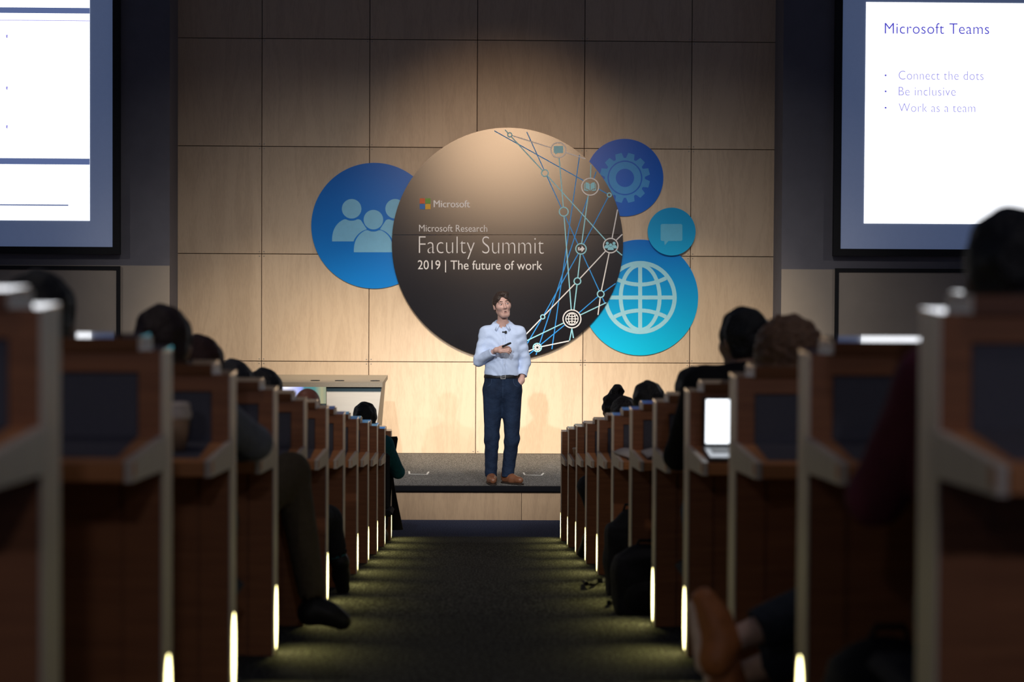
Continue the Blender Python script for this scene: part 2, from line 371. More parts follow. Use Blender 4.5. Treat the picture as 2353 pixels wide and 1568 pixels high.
# ------------------------------------------------------------------ sign on the plywood wall
def sun(name, top, bot, rough=0.32, spec=0.5, coat=0.0):
    """printed board whose colour runs from one blue to another"""
    m = bpy.data.materials.new(name); m.use_nodes = True; nt = m.node_tree; b = nt.nodes['Principled BSDF']
    tc = nt.nodes.new('ShaderNodeTexCoord'); sx = nt.nodes.new('ShaderNodeSeparateXYZ'); nt.links.new(tc.outputs['Generated'], sx.inputs[0])
    r = nt.nodes.new('ShaderNodeValToRGB'); r.color_ramp.elements[0].color = (*bot, 1); r.color_ramp.elements[1].color = (*top, 1)
    nt.links.new(sx.outputs['Z'], r.inputs[0]); nt.links.new(r.outputs[0], b.inputs['Base Color'])
    b.inputs['Roughness'].default_value = rough; b.inputs['Specular IOR Level'].default_value = spec; b.inputs['Coat Weight'].default_value = coat
    return m
def satin_black(name):
    """black satin print: dark ink under a thin satin film"""
    m = bpy.data.materials.new(name); m.use_nodes = True; nt = m.node_tree; nt.nodes.clear()
    o = nt.nodes.new('ShaderNodeOutputMaterial'); d = nt.nodes.new('ShaderNodeBsdfDiffuse'); gl = nt.nodes.new('ShaderNodeBsdfGlossy'); mx = nt.nodes.new('ShaderNodeMixShader')
    tc = nt.nodes.new('ShaderNodeTexCoord'); n_ = nt.nodes.new('ShaderNodeTexNoise'); n_.inputs['Scale'].default_value = 40
    r = nt.nodes.new('ShaderNodeValToRGB'); r.color_ramp.elements[0].color = (0.007, 0.007, 0.009, 1); r.color_ramp.elements[1].color = (0.011, 0.010, 0.012, 1)
    nt.links.new(tc.outputs['Object'], n_.inputs['Vector']); nt.links.new(n_.outputs['Fac'], r.inputs[0]); nt.links.new(r.outputs[0], d.inputs['Color'])
    gl.distribution = 'BECKMANN'; gl.inputs['Roughness'].default_value = 0.255; gl.inputs['Color'].default_value = (1, 1, 1, 1)
    mx.inputs[0].default_value = 0.10
    nt.links.new(d.outputs[0], mx.inputs[1]); nt.links.new(gl.outputs[0], mx.inputs[2]); nt.links.new(mx.outputs[0], o.inputs[0])
    return m
M['signblack'] = satin_black('black_print')
M['blue'] = sun('blue_print', (0.000, 0.17, 0.74), (0.000, 0.28, 0.92))  # gradient is partly print, partly stage lighting put into the colour
M['gearblue'] = sun('deep_blue_print', (0.000, 0.15, 0.86), (0.000, 0.17, 0.82))
M['globeblue'] = sun('cyan_blue_print', (0.000, 0.22, 0.85), (0.000, 0.62, 1.0))
M['bubbleblue'] = sun('teal_blue_print', (0.005, 0.42, 0.90), (0.010, 0.52, 1.0))
M['pale'] = mat('pale_blue_ink', (0.26, 0.66, 1.0), 0.45, 0.5, 0.05, (20, 20, 20))
M['midblue'] = mat('mid_blue_ink', (0.07, 0.42, 1.0), 0.45, 0.5, 0.05, (20, 20, 20))
M['bubbleink'] = mat('bubble_ink', (0.16, 0.66, 1.0), 0.45, 0.5, 0.05, (20, 20, 20))
M['globeink'] = mat('globe_ink', (0.38, 0.80, 1.0), 0.45, 0.5, 0.05, (20, 20, 20))
M['white'] = mat('white_ink', (0.93, 0.94, 0.98), 0.45, 0.5, 0.04, (20, 20, 20))
M['cyan'] = mat('light_cyan_ink', (0.36, 0.82, 1.0), 0.45, 0.5, 0.04, (20, 20, 20))
M['lineblue'] = mat('blue_ink', (0.02, 0.36, 1.0), 0.45, 0.5, 0.04, (20, 20, 20))
M['boardedge'] = mat('foam_board_edge', (0.5, 0.4, 0.3), 0.8, 0.3, 0.05, (20, 20, 20))
for nm, c in (('red', (0.75, 0.14, 0.04)), ('green', (0.18, 0.42, 0.06)), ('logoblue', (0.03, 0.19, 0.62)), ('yellow', (0.82, 0.47, 0.03))):
    M[nm] = mat('logo_' + nm, c, 0.45, 0.5, 0.03, (20, 20, 20))

def circ(cx, cy, r, n=96, a0=0, a1=360):
    return [(cx + r * math.cos(math.radians(a0 + (a1 - a0) * i / n)), cy + r * math.sin(math.radians(a0 + (a1 - a0) * i / n))) for i in range(n if a1 - a0 == 360 else n + 1)]
def decal(name, polys, Y, material, parent, holes=False):
    """flat print: polygons given in photograph pixels, laid on the plane y = Y"""
    bm = bmesh.new()
    for poly in polys:
        vv = [bm.verts.new(PX(a, b, Y)) for a, b in poly]
        try: bm.faces.new(vv)
        except ValueError: pass
    bmesh.ops.triangulate(bm, faces=bm.faces[:], ngon_method='EAR_CLIP')
    for f in bm.faces:
        f.normal_update()
        if f.normal.y > 0: f.normal_flip()
    me = bpy.data.meshes.new(name); bm.to_mesh(me); bm.free()
    o = link_mesh(name, me, material)
    if parent: on(o, parent)
    return o
def strip(pts, w):
    """polyline of width w (pixels) as quads"""
    out = []
    for (x0, y0), (x1, y1) in zip(pts, pts[1:]):
        L = math.hypot(x1 - x0, y1 - y0) or 1; nx, ny = -(y1 - y0) / L * w / 2, (x1 - x0) / L * w / 2
        out.append([(x0 + nx, y0 + ny), (x0 - nx, y0 - ny), (x1 - nx, y1 - ny), (x1 + nx, y1 + ny)])
    return out
def ringp(cx, cy, r, w, n=64, a0=0, a1=360, ry=None):
    ry = ry or r; P_ = lambda q, t: (cx + (r + q) * math.cos(t), cy + (ry + q) * math.sin(t))
    out = []
    for i in range(n):
        t0 = math.radians(a0 + (a1 - a0) * i / n); t1 = math.radians(a0 + (a1 - a0) * (i + 1) / n)
        out.append([P_(-w / 2, t0), P_(w / 2, t0), P_(w / 2, t1), P_(-w / 2, t1)])
    return out
def board(name, polys, y0, y1, mface, parent):
    mb = MB()
    for poly in polys:
        mb.prism(poly, lambda u, v, w: PX(u, v, y1) + Vector((0, w - y1, 0)), y0, y1)
    o = mb.build(name, mface)
    return on(o, parent)

YB, YF = YW - 0.014, YW - 0.042      # faces of the blue discs and of the black disc
def disc(label, c, r, m, yface, thick, name='wall_disc'):
    root = empty(name, PX(c[0], c[1], yface), label, 'sign')
    board('board', [circ(c[0], c[1], r)], yface, yface + thick, m, root)
    return root
left = disc('blue round board with three pale people figures, on the plywood wall', (860, 519), 144.5, M['blue'], YB, 0.014)
def people(cx, cy, S):
    P1 = []; sc = S
    def body(ox, oy, clip=None):
        pts = []
        for i in range(33):
            t = math.pi * (1 - i / 32.0)
            x = ox + 45 * sc * math.cos(t); y = oy + 75.0 * sc - 54 * sc * max(0.0, math.sin(t)) ** 0.8
            dx = x - ox; rr = 27.5 * sc
            if abs(dx) < rr: y = max(y, oy + math.sqrt(rr * rr - dx * dx))
            pts.append((x, y))
        return pts
    mid = (cx, cy)
    polys = [circ(mid[0], mid[1], 22.5 * sc, 40), body(*mid)]
    for sgn in (-1, 1):
        ox, oy = cx + sgn * 50 * sc, cy - 25 * sc
        polys.append(circ(ox, oy, 22.5 * sc, 40))
        # inner side runs down along the middle figure's shoulder
        inner = []
        for q in range(9):
            tt = 0.02 + 0.55 * q / 8.0; lim = (45 * (1 - (1 - tt) ** 2) ** 0.5 + 6) * sc
            inner.append((cx + sgn * lim, cy + 21 * sc + 54 * sc * tt))
        base = oy + 75 * sc
        outer = [(x, y) for (x, y) in body(ox, oy) if (x - ox) * sgn > -24 * sc]
        if sgn > 0: outer = outer[::-1]
        outer = [(x, y) for (x, y) in outer if math.hypot(x - mid[0], y - mid[1]) >= 27.5 * sc and (x - cx) * sgn > 18 * sc]
        inner = [(x, y) for (x, y) in inner if y <= base]
        polys.append(outer + inner + [(inner[-1][0], base)])
    return polys
pp = people(858, 505, 1.0)
decal('people_icon', pp, YB - 0.0012, M['pale'], left)
gear = disc('deep blue round board with a gear, above the speech bubble board', (1435, 408.5), 89, M['gearblue'], YB, 0.014)
def gear_poly(cx, cy, r0, r1, nt=12, half=0.27):
    out = []
    for i in range(nt):
        a = 2 * math.pi * (i + 0.5) / nt
        for rr, da in ((r0, -half), (r1, -half * 0.62), (r1, half * 0.62), (r0, half)):
            out.append((cx + rr * math.cos(a + da * 6.0 / nt * 1.55), cy + rr * math.sin(a + da * 6.0 / nt * 1.55)))
    return out
gc = (1436, 409)
def annulus_from(poly, cx, cy, rin):
    out = []; n = len(poly)
    for i in range(n):
        a, b = poly[i], poly[(i + 1) % n]
        def inn(p):
            d = math.hypot(p[0] - cx, p[1] - cy); return (cx + (p[0] - cx) / d * rin, cy + (p[1] - cy) / d * rin)
        out.append([a, b, inn(b), inn(a)])
    return out
decal('gear_icon', annulus_from(gear_poly(*gc, 46, 58), *gc, 40), YB - 0.0012, M['midblue'], gear)
decal('gear_hub', ringp(*gc, 29, 16), YB - 0.0012, M['midblue'], gear)
globe = disc('bright blue round board with a large globe, lowest of the boards', (1471, 684), 133, M['globeblue'], YB, 0.014)
def globe_icon(cx, cy, R, w):
    o = [ringp(cx, cy, R - w / 2, w)]
    lw = w * 0.95; Ri = R - w
    o += [strip([(cx, cy - Ri), (cx, cy + Ri)], lw), strip([(cx - Ri, cy), (cx + Ri, cy)], lw)]
    o += [ringp(cx, cy, Ri * 0.60, lw, 64, 0, 360, Ri)]
    for sg in (-1, 1):
        pts = []
        for i in range(17):
            u = -1 + 2 * i / 16.0
            pts.append((cx + u * Ri * 0.80, cy + sg * (Ri * 0.40 + Ri * 0.20 * u * u)))
        o += [strip(pts, lw)]
    return o
for i, q in enumerate(globe_icon(1471, 684, 84, 9.5)): decal('globe_line', q, YB - 0.0012 - 0.0001 * i, M['globeink'], globe)
bub = disc('small teal blue round board with a speech bubble', (1543, 532.5), 55, M['bubbleblue'], YF, 0.018)
board('spacer', [circ(1543, 532.5, 20, 24)], YF + 0.018, YB, M['boardedge'], bub)
def bubble(x0, x1, y0, y1, r, tail):
    pts = []
    for cx_, cy_, a in ((x1 - r, y0 + r, -90), (x1 - r, y1 - r, 0)):
        pts += [(cx_ + r * math.cos(math.radians(a + 15 * i)), cy_ + r * math.sin(math.radians(a + 15 * i))) for i in range(7)]
    w = x1 - x0
    pts += [(x0 + w * 0.36, y1), (x0 + w * 0.19, y1 + tail), (x0 + w * 0.17, y1)]
    for cx_, cy_, a in ((x0 + r, y1 - r, 90), (x0 + r, y0 + r, 180)):
        pts += [(cx_ + r * math.cos(math.radians(a + 15 * i)), cy_ + r * math.sin(math.radians(a + 15 * i))) for i in range(7)]
    return pts
decal('bubble_icon', [bubble(1518, 1568, 515, 554, 4, 10)], YF - 0.0012, M['bubbleink'], bub)

BC, BR = (1166, 560), 265.5
big = empty('event_sign', PX(BC[0], BC[1], YF), 'large black round event board with white lettering and a line network', 'sign')
th = math.asin((540 - BC[1]) / BR)
def half(upper):
    n = 72
    a0 = math.degrees(th)
    if upper: pts = circ(*BC, BR, n, -180 - a0, a0); d = -0.6
    else: pts = circ(*BC, BR, n, a0, 180 - a0); d = 0.6
    return [(x, y + d) for x, y in pts]
board('upper_board', [half(True)], YF, YF + 0.018, M['signblack'], big)
board('lower_board', [half(False)], YF, YF + 0.018, M['signblack'], big)
board('mount', [circ(1130, 560, 90, 40)], YF + 0.018, YW, M['boardedge'], big)
Q = lambda x, y: (880 + 0.35714 * x, 280 + 0.35714 * y)
nodes = dict(n0=(816, 84, 16), n1=(1129, 182, 51), n2=(1042, 330, 24), n3=(1333, 418, 57), n4=(1456, 471, 15), n5=(1163, 579, 31), n6=(1274, 818, 36),
             n7=(1465, 797, 49), n8=(1251, 1026, 24), n9=(1401, 1109, 24), n10=(1216, 1269, 60), n11=(1028, 1256, 16), n12=(993, 1453, 29))
def clip(seg):
    """drop what lies inside a node ring or outside the board"""
    (x0, y0), (x1, y1) = seg; out = []; cur = None; N = 240
    for i in range(N + 1):
        x, y = x0 + (x1 - x0) * i / N, y0 + (y1 - y0) * i / N
        px, py = Q(x, y)
        ok = math.hypot(px - BC[0], py - BC[1]) < BR - 0.6 and all(math.hypot(x - a, y - b) > r for a, b, r in nodes.values())
        if ok: cur = [(px, py), (px, py)] if cur is None else [cur[0], (px, py)]
        elif cur: out.append(cur); cur = None
    if cur: out.append(cur)
    return [s_ for s_ in out if math.hypot(s_[0][0] - s_[1][0], s_[0][1] - s_[1][1]) > 2]
LN = dict(
    lineblue=[((716, 58), (1456, 471)), ((925, 65), (1440, 1195)), ((1265, 215), (1083, 1490)), ((1372, 320), (978, 1520)), ((1456, 471), (1274, 818)),
              ((1274, 818), (1028, 1256)), ((1028, 1256), (918, 1445)), ((1509, 1032), (1401, 1109)), ((1401, 1109), (1216, 1269)), ((1216, 1269), (993, 1453)), ((993, 1453), (930, 1505))],
    cyan=[((785, 52), (1042, 330)), ((1042, 330), (1465, 797)), ((1465, 797), (1546, 866)), ((1129, 182), (1163, 579)), ((1163, 579), (1216, 1269)), ((1210, 1300), (1229, 1412)),
          ((1338, 276), (1333, 418)), ((1325, 440), (1274, 818)), ((1274, 818), (1251, 1026)), ((1251, 1026), (1222, 1269)), ((1221, 1300), (1197, 1428)),
          ((1450, 1158), (1216, 1269)), ((1216, 1269), (915, 1414))],
    white=[((816, 84), (1129, 182)), ((1129, 182), (1302, 238)), ((1511, 556), (1465, 797)), ((1548, 716), (1465, 797)), ((1465, 797), (1251, 1026)), ((1251, 1026), (1028, 1256)),
           ((1028, 1256), (900, 1390)), ((1465, 797), (1401, 1109)), ((1401, 1109), (1380, 1268)), ((930, 1479), (993, 1453)), ((993, 1453), (1220, 1406))])
LI = 0
for i, (c, segs) in enumerate(LN.items()):
    for s_ in segs:
        for q in clip(s_):
            LI += 1; decal('network_line', strip(q, 2.5 if c != 'lineblue' else 2.2), YF - 0.0012 - 0.0001 * LI, M[c], big)
for nm, (x, y, r) in nodes.items():
    c = 'white' if nm in ('n1', 'n3', 'n7', 'n10') else 'cyan'
    decal('node_ring', ringp(*Q(x, y), r * 0.357 - 0.9, 2.6, 40), YF - 0.0078, M[c], big)
x, y = Q(1129, 178); decal('chat_icon', [bubble(x - 10.8, x + 10.8, y - 8.2, y + 8.2, 1.5, 3.6)], YF - 0.0080, M['cyan'], big)
x, y = Q(1333, 418)
bk = []
for sg in (-1, 1):
    bk.append([(x + sg * 0.7, y - 6), (x + sg * 5, y - 9.5), (x + sg * 10.6, y - 10.3), (x + sg * 10.6, y + 4), (x + sg * 5, y + 5.5), (x + sg * 0.7, y + 9.5)])
    bk.append([(x + sg * 12, y - 7.5), (x + sg * 13.6, y - 7.5), (x + sg * 13.6, y + 8.8), (x + sg * 3, y + 10), (x + sg * 5.5, y + 7), (x + sg * 12, y + 6)])
decal('book_icon', bk, YF - 0.0080, M['cyan'], big)
x, y = Q(1276, 818)
decal('arrow_icon', [[(x - 7.8, y - 3.6), (x + 0.5, y - 3.6), (x + 0.5, y - 7.6), (x + 8, y), (x + 0.5, y + 7.6), (x + 0.5, y + 3.6), (x - 7.8, y + 3.6)]], YF - 0.0080, M['white'], big)
x, y = Q(1465, 786); decal('small_people_icon', people(x, y + 2.5, 0.155), YF - 0.0080, M['cyan'], big)
x, y = Q(1216, 1269); 
for i, q in enumerate(globe_icon(x, y, 15.2, 2.1)): decal('small_globe_line', q, YF - 0.0082 - 0.0001 * i, M['white'], big)
x, y = Q(993, 1453); decal('small_gear_icon', annulus_from(gear_poly(x, y, 6.2, 7.8, 10), x, y, 4.6) + ringp(x, y, 3.2, 1.4, 24), YF - 0.0080, M['white'], big)
x, y = 964.5, 456.0
for i, nm in enumerate(('red', 'green', 'logoblue', 'yellow')):
    a, b = x + (i % 2) * 12.9, y + (i // 2) * 12.9
    decal('logo_square', [[(a, b), (a + 11.9, b), (a + 11.9, b + 11.9), (a, b + 11.9)]], YF - 0.0080, M[nm], big)

def text(name, s, x0, x1, y0, y1, Y, material, parent, offset=0.0, spacing=1.0, skew=0.0055):
    cu = bpy.data.curves.new(name, 'FONT'); cu.body = s; cu.offset = offset; cu.space_character = spacing; cu.resolution_u = 6
    ob = bpy.data.objects.new(name, cu); COL.objects.link(ob)
    bpy.context.view_layer.update(); dg = bpy.context.evaluated_depsgraph_get()
    me = bpy.data.meshes.new_from_object(ob.evaluated_get(dg)); bpy.data.objects.remove(ob)
    co = np.zeros(len(me.vertices) * 3); me.vertices.foreach_get('co', co); co = co.reshape(-1, 3)
    lo, hi = co.min(0), co.max(0)
    for v in me.vertices:
        u = (v.co.x - lo[0]) / (hi[0] - lo[0]); w = (v.co.y - lo[1]) / (hi[1] - lo[1])
        px = x0 + u * (x1 - x0); py = y1 + w * (y0 - y1) + skew * (px - (x0 + x1) / 2)
        v.co = PX(px, py, Y)
    # one part per word: islands sorted along x, cut at the widest gaps
    bm = bmesh.new(); bm.from_mesh(me); bm.verts.ensure_lookup_table(); seen = set(); isl = []
    for v in bm.verts:
        if v.index in seen: continue
        stack = [v]; seen.add(v.index); grp = []
        while stack:
            q = stack.pop(); grp.append(q.index)
            for e_ in q.link_edges:
                w_ = e_.other_vert(q)
                if w_.index not in seen: seen.add(w_.index); stack.append(w_)
        xs_ = [bm.verts[i].co.x for i in grp]; isl.append((min(xs_), max(xs_), set(grp)))
    isl.sort(key=lambda q: q[0]); merged = []
    for a_, b_, g_ in isl:
        if merged and a_ <= merged[-1][1]: merged[-1] = (merged[-1][0], max(b_, merged[-1][1]), merged[-1][2] | g_)
        else: merged.append((a_, b_, g_))
    nw = len(s.split()); gaps = sorted(range(1, len(merged)), key=lambda i: merged[i - 1][1] - merged[i][0])[:nw - 1]
    words_ = []; cur = set()
    for i, q in enumerate(merged):
        if i in gaps: words_.append(cur); cur = set()
        cur = cur | q[2]
    words_.append(cur)
    for wset in words_:
        ids = sorted(wset); mp_ = {q: i for i, q in enumerate(ids)}
        fs_ = [[mp_[v.index] for v in f.verts] for f in bm.faces if f.verts[0].index in wset]
        on(link(name, [bm.verts[i].co.copy() for i in ids], fs_, material), parent)
    bm.free()
text('lettering', 'Microsoft', 996.3, 1079.2, 460.5, 476.8, YF - 0.0080, M['white'], big, 0.0)
text('lettering', 'Microsoft', 997.1, 1080.0, 460.5, 476.8, YF - 0.0082, M['white'], big, 0.0)
text('lettering', 'Microsoft Research', 963, 1119.5, 517, 532.7, YF - 0.0080, M['white'], big, -0.004)
text('lettering', 'Faculty Summit', 962.5, 1250, 543.5, 595.8, YF - 0.0080, M['white'], big, -0.020)
text('lettering', '2019 | The future of work', 960, 1246, 599, 626.6, YF - 0.0080, M['white'], big, 0.0)

# ------------------------------------------------------------------ projection screens and framed panels beside the stage
M['imgwhite'] = emission('projected_white', (0.93, 0.95, 1.0), 1.7)
M['imgdark'] = emission('projected_slate', (0.10, 0.14, 0.30), 1.0)
M['spill'] = mat('screen_cloth', (0.55, 0.60, 0.68), 0.8, 0.2, 0.03, (20, 20, 20), emit=(0.28, 0.42, 0.85), estr=0.14)  # faint blue glow of the cloth stands in for projector spill
M['txt1'] = emission('projected_violet', (0.07, 0.06, 0.55), 1.0)
M['txt2'] = emission('projected_lavender', (0.30, 0.28, 0.75), 1.0)
YP = YS - 0.05
def rect(x0, x1, y0, y1, skew=0.0055):
    xm = (x0 + x1) / 2
    return [(x0, y0), (x1, y0), (x1, y1), (x0, y1)]
def screen(label, fx0, fx1, fy0, fy1, inn):
    root = empty('projection_screen', PX((fx0 + fx1) / 2, fy1, YP), label, 'screen')
    a, b = PX(fx0, fy1, YP), PX(fx1, fy0, YP); t = inn
    for (x0, x1, z0, z1) in ((a.x, b.x, a.z, a.z + t), (a.x, b.x, b.z - t, b.z), (a.x, a.x + t, a.z + t, b.z - t), (b.x - t, b.x, a.z + t, b.z - t)):
        on(MB().box(x0, x1, YP - 0.03, YS + 0.0, z0, z1).build('frame_bar', M['black']), root)
    on(MB().box(a.x + t, b.x - t, YP, YP + 0.03, a.z + t, b.z - t).build('screen_cloth', M['spill']), root)
    return root, a, b
def flat(nm, px0, px1, py0, py1, Y, m, root):
    return on(MB().box(PX(px0, py1, Y).x, PX(px1, py0, Y).x, Y, Y + 0.002, PX((px0 + px1) / 2, py1, Y).z, PX((px0 + px1) / 2, py0, Y).z).build(nm, m), root)
sr, a, b = screen('projection screen showing a team slide, right of the sign', 1914, 2860, -20, 588, 0.078)
flat('projected_image', 1985, 2800, 8, 516, YP - 0.003, M['imgwhite'], sr)
text('slide_title', 'Microsoft Teams', 2033, 2273, 53, 78, YP - 0.006, M['txt1'], sr, -0.004, 1.05)
for s_, xe, y0, y1 in (('Connect the dots', 2260, 163, 183.5), ('Be inclusive', 2196, 200, 220), ('Work as a team', 2241, 238, 257.5)):
    text('slide_line', s_, 2065, xe, y0, y1, YP - 0.006, M['txt2'], sr, -0.010, 1.05)
    decal('bullet', [circ(2035, (y0 + y1) / 2, 2.2, 12)], YP - 0.006, M['txt1'], sr)
sl, a, b = screen('projection screen with dark bars across a white image, left of the sign', -660, 276, -40, 579, 0.078)
flat('projected_image', -600, 206, -22, 505, YP - 0.003, M['imgwhite'], sl)
flat('dark_bar', -600, 206, 15, 28, YP - 0.006, M['imgdark'], sl)
flat('dark_bar', -600, 206, 362, 376, YP - 0.006, M['imgdark'], sl)
flat('dark_line', -600, 157, 468, 471, YP - 0.006, M['imgdark'], sl)
flat('pale_line', -600, 206, 44, 45.5, YP - 0.006, M['txt2'], sl)
for y in (84, 203, 292):
    decal('text_end', [[(14, y - 4), (18, y - 4), (17, y + 4), (14, y + 2)]], YP - 0.006, M['txt2'], sl)
for (x0, x1, y0, y1, lb) in ((-660, 276, 612, 1150, 'black-edged beige wall panel below the striped projection screen'), (1914, 2860, 622, 1150, 'black-edged beige wall panel below the team slide screen')):
    root = empty('wall_panel', PX((x0 + x1) / 2, y0, YS - 0.012), lb, 'panel'); Yq = YS - 0.035
    a, b = PX(x0, y1, Yq), PX(x1, y0, Yq); z0 = ZS; t = 0.042
    on(MB().box(a.x, b.x, Yq, YS - 0.012, b.z - t, b.z).build('frame_bar', M['black']), root)
    on(MB().box(a.x, a.x + t, Yq, YS - 0.012, z0, b.z - t).build('frame_bar', M['black']), root)
    on(MB().box(b.x - t, b.x, Yq, YS - 0.012, z0, b.z - t).build('frame_bar', M['black']), root)
    on(MB().box(a.x + t, b.x - t, Yq + 0.012, YS - 0.012, z0, b.z - t).build('panel', M['beige']), root)

# ------------------------------------------------------------------ demo desk on the stage
M['laminate'] = mat('taupe_laminate', (0.34, 0.29, 0.22), 0.5, 0.4, 0.08, (60, 60, 60))
M['cream'] = mat('cream_front', (0.90, 0.82, 0.70), 0.5, 0.4, 0.05, (3, 3, 30))
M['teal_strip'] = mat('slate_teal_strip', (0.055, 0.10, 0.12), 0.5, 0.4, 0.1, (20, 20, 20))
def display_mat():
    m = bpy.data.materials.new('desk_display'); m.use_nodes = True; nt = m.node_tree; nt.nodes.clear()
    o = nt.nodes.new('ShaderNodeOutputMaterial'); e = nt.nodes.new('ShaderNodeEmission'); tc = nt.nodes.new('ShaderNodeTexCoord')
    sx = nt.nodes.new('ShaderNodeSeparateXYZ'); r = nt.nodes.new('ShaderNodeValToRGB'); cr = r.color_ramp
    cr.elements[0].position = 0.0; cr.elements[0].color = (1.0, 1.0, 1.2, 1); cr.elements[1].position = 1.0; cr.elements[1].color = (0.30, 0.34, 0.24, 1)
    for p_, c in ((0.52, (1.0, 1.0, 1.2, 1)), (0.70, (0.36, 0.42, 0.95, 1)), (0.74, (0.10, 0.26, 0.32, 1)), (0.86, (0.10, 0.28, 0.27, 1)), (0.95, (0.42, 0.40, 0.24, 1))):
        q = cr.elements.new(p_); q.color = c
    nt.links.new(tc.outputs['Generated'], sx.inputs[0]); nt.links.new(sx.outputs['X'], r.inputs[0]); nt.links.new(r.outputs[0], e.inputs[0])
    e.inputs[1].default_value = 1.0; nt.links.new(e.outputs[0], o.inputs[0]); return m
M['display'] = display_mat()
YD0, YD1 = 20.0, 21.7
pr = PX(879, 880, YD0); zt = pr.z; xr = pr.x; xl = PX(548, 877, YD0).x
dk = empty('demo_desk', ((xl + xr) / 2, (YD0 + YD1) / 2, ZS), 'long taupe demo desk with display and cream front, at the plywood wall', 'desk')
xrb = PX(891, 864, YD1).x
def hexa(nm, m, bot, top):
    mb = MB(); mb.add([*bot, *top], [(3, 2, 1, 0), (4, 5, 6, 7), (0, 1, 5, 4), (1, 2, 6, 5), (2, 3, 7, 6), (3, 0, 4, 7)]); return on(mb.build(nm, m), dk)
th_ = 0.045
hexa('desk_top', M['laminate'], [(xl, YD0, zt - th_), (xr, YD0, zt - th_), (xrb, YD1, zt - th_), (xl, YD1, zt - th_)], [(xl, YD0, zt), (xr, YD0, zt), (xrb, YD1, zt), (xl, YD1, zt)])
xb = PX(868, 980, YD0 + 0.1).x
hexa('body', M['laminate'], [(xl + 0.15, YD0 + 0.12, ZS), (xb - 0.10, YD0 + 0.12, ZS), (xb - 0.06, YD1 - 0.05, ZS), (xl + 0.15, YD1 - 0.05, ZS)],
     [(xl + 0.02, YD0 + 0.06, zt - th_), (xr - 0.01, YD0 + 0.06, zt - th_), (xrb - 0.02, YD1 - 0.05, zt - th_), (xl + 0.02, YD1 - 0.05, zt - th_)])
xm = PX(749, 900, YD0).x
lean = lambda z: YD0 + 0.04 + 0.06 * (zt - th_ - z) / (zt - th_ - ZS)
slx = lambda x, z: x - (0.11 * (zt - th_ - z) / (zt - th_ - ZS) if x > xm + 0.3 else 0)
def front(nm, m, x0, x1, z0, z1, d):
    return hexa(nm, m, [(slx(x0, z0), lean(z0) - d, z0), (slx(x1, z0), lean(z0) - d, z0), (slx(x1, z0), lean(z0) + 0.03, z0), (slx(x0, z0), lean(z0) + 0.03, z0)],
                [(slx(x0, z1), lean(z1) - d, z1), (slx(x1, z1), lean(z1) - d, z1), (slx(x1, z1), lean(z1) + 0.03, z1), (slx(x0, z1), lean(z1) + 0.03, z1)])
front('shadow_strip', M['teal_strip'], xm + 0.004, xr - 0.012, zt - th_ - 0.045, zt - th_ + 0.001, 0.005)  # dark colour stands in for the shade under the desk top
front('front_panel', M['cream'], xm + 0.004, xr - 0.012, ZS, zt - th_ - 0.047, 0.006)
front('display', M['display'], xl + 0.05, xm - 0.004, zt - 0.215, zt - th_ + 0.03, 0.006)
front('lower_panel', M['teal_strip'], xl + 0.05, xm - 0.004, ZS, zt - 0.220, 0.004)
for px in (575, 718, 775, 858):
    q = PX(px, 874, YD0); yy = YD0 + 0.35; xx = PX(px, 874, YD0).x * 1.0
    gb = MB(); gb.lathe([(0.048, 0.0), (0.048, 0.006), (0.036, 0.006), (0.034, 0.002)], (0, 0, 0), 20)
    on(gb.build('grommet', M['black'], loc=(xx, yy, zt)), dk)

# ------------------------------------------------------------------ signed-distance figures (one skin per garment)
def rc(P_, a, b, ra, rb):
    a = np.asarray(a, float); b = np.asarray(b, float); ab = b - a; pa = P_ - a
    t = np.clip(pa @ ab / max(ab @ ab, 1e-9), 0, 1)
    return np.linalg.norm(pa - t[:, None] * ab, axis=1) - (ra + (rb - ra) * t)
def el(P_, c, r, R=None):
    q = P_ - np.asarray(c, float)
    if R is not None: q = q @ R
    r = np.asarray(r, float); k0 = np.linalg.norm(q / r, axis=1); k1 = np.linalg.norm(q / (r * r), axis=1) + 1e-9
    return k0 * (k0 - 1) / k1
def smin(a, b, k):
    if k <= 0: return np.minimum(a, b)
    h = np.maximum(k - np.abs(a - b), 0) / k; return np.minimum(a, b) - h * h * k * 0.25
def smax(a, b, k): return -smin(-a, -b, k)
def union(P_, prims):
    d = None
    for p in prims:
        if p[0] == 'c': v = rc(P_, *p[1:5]); k = p[5]
        else: v = el(P_, p[1], p[2], p[4] if len(p) > 4 else None); k = p[3]
        d = v if d is None else smin(d, v, k)
    return d
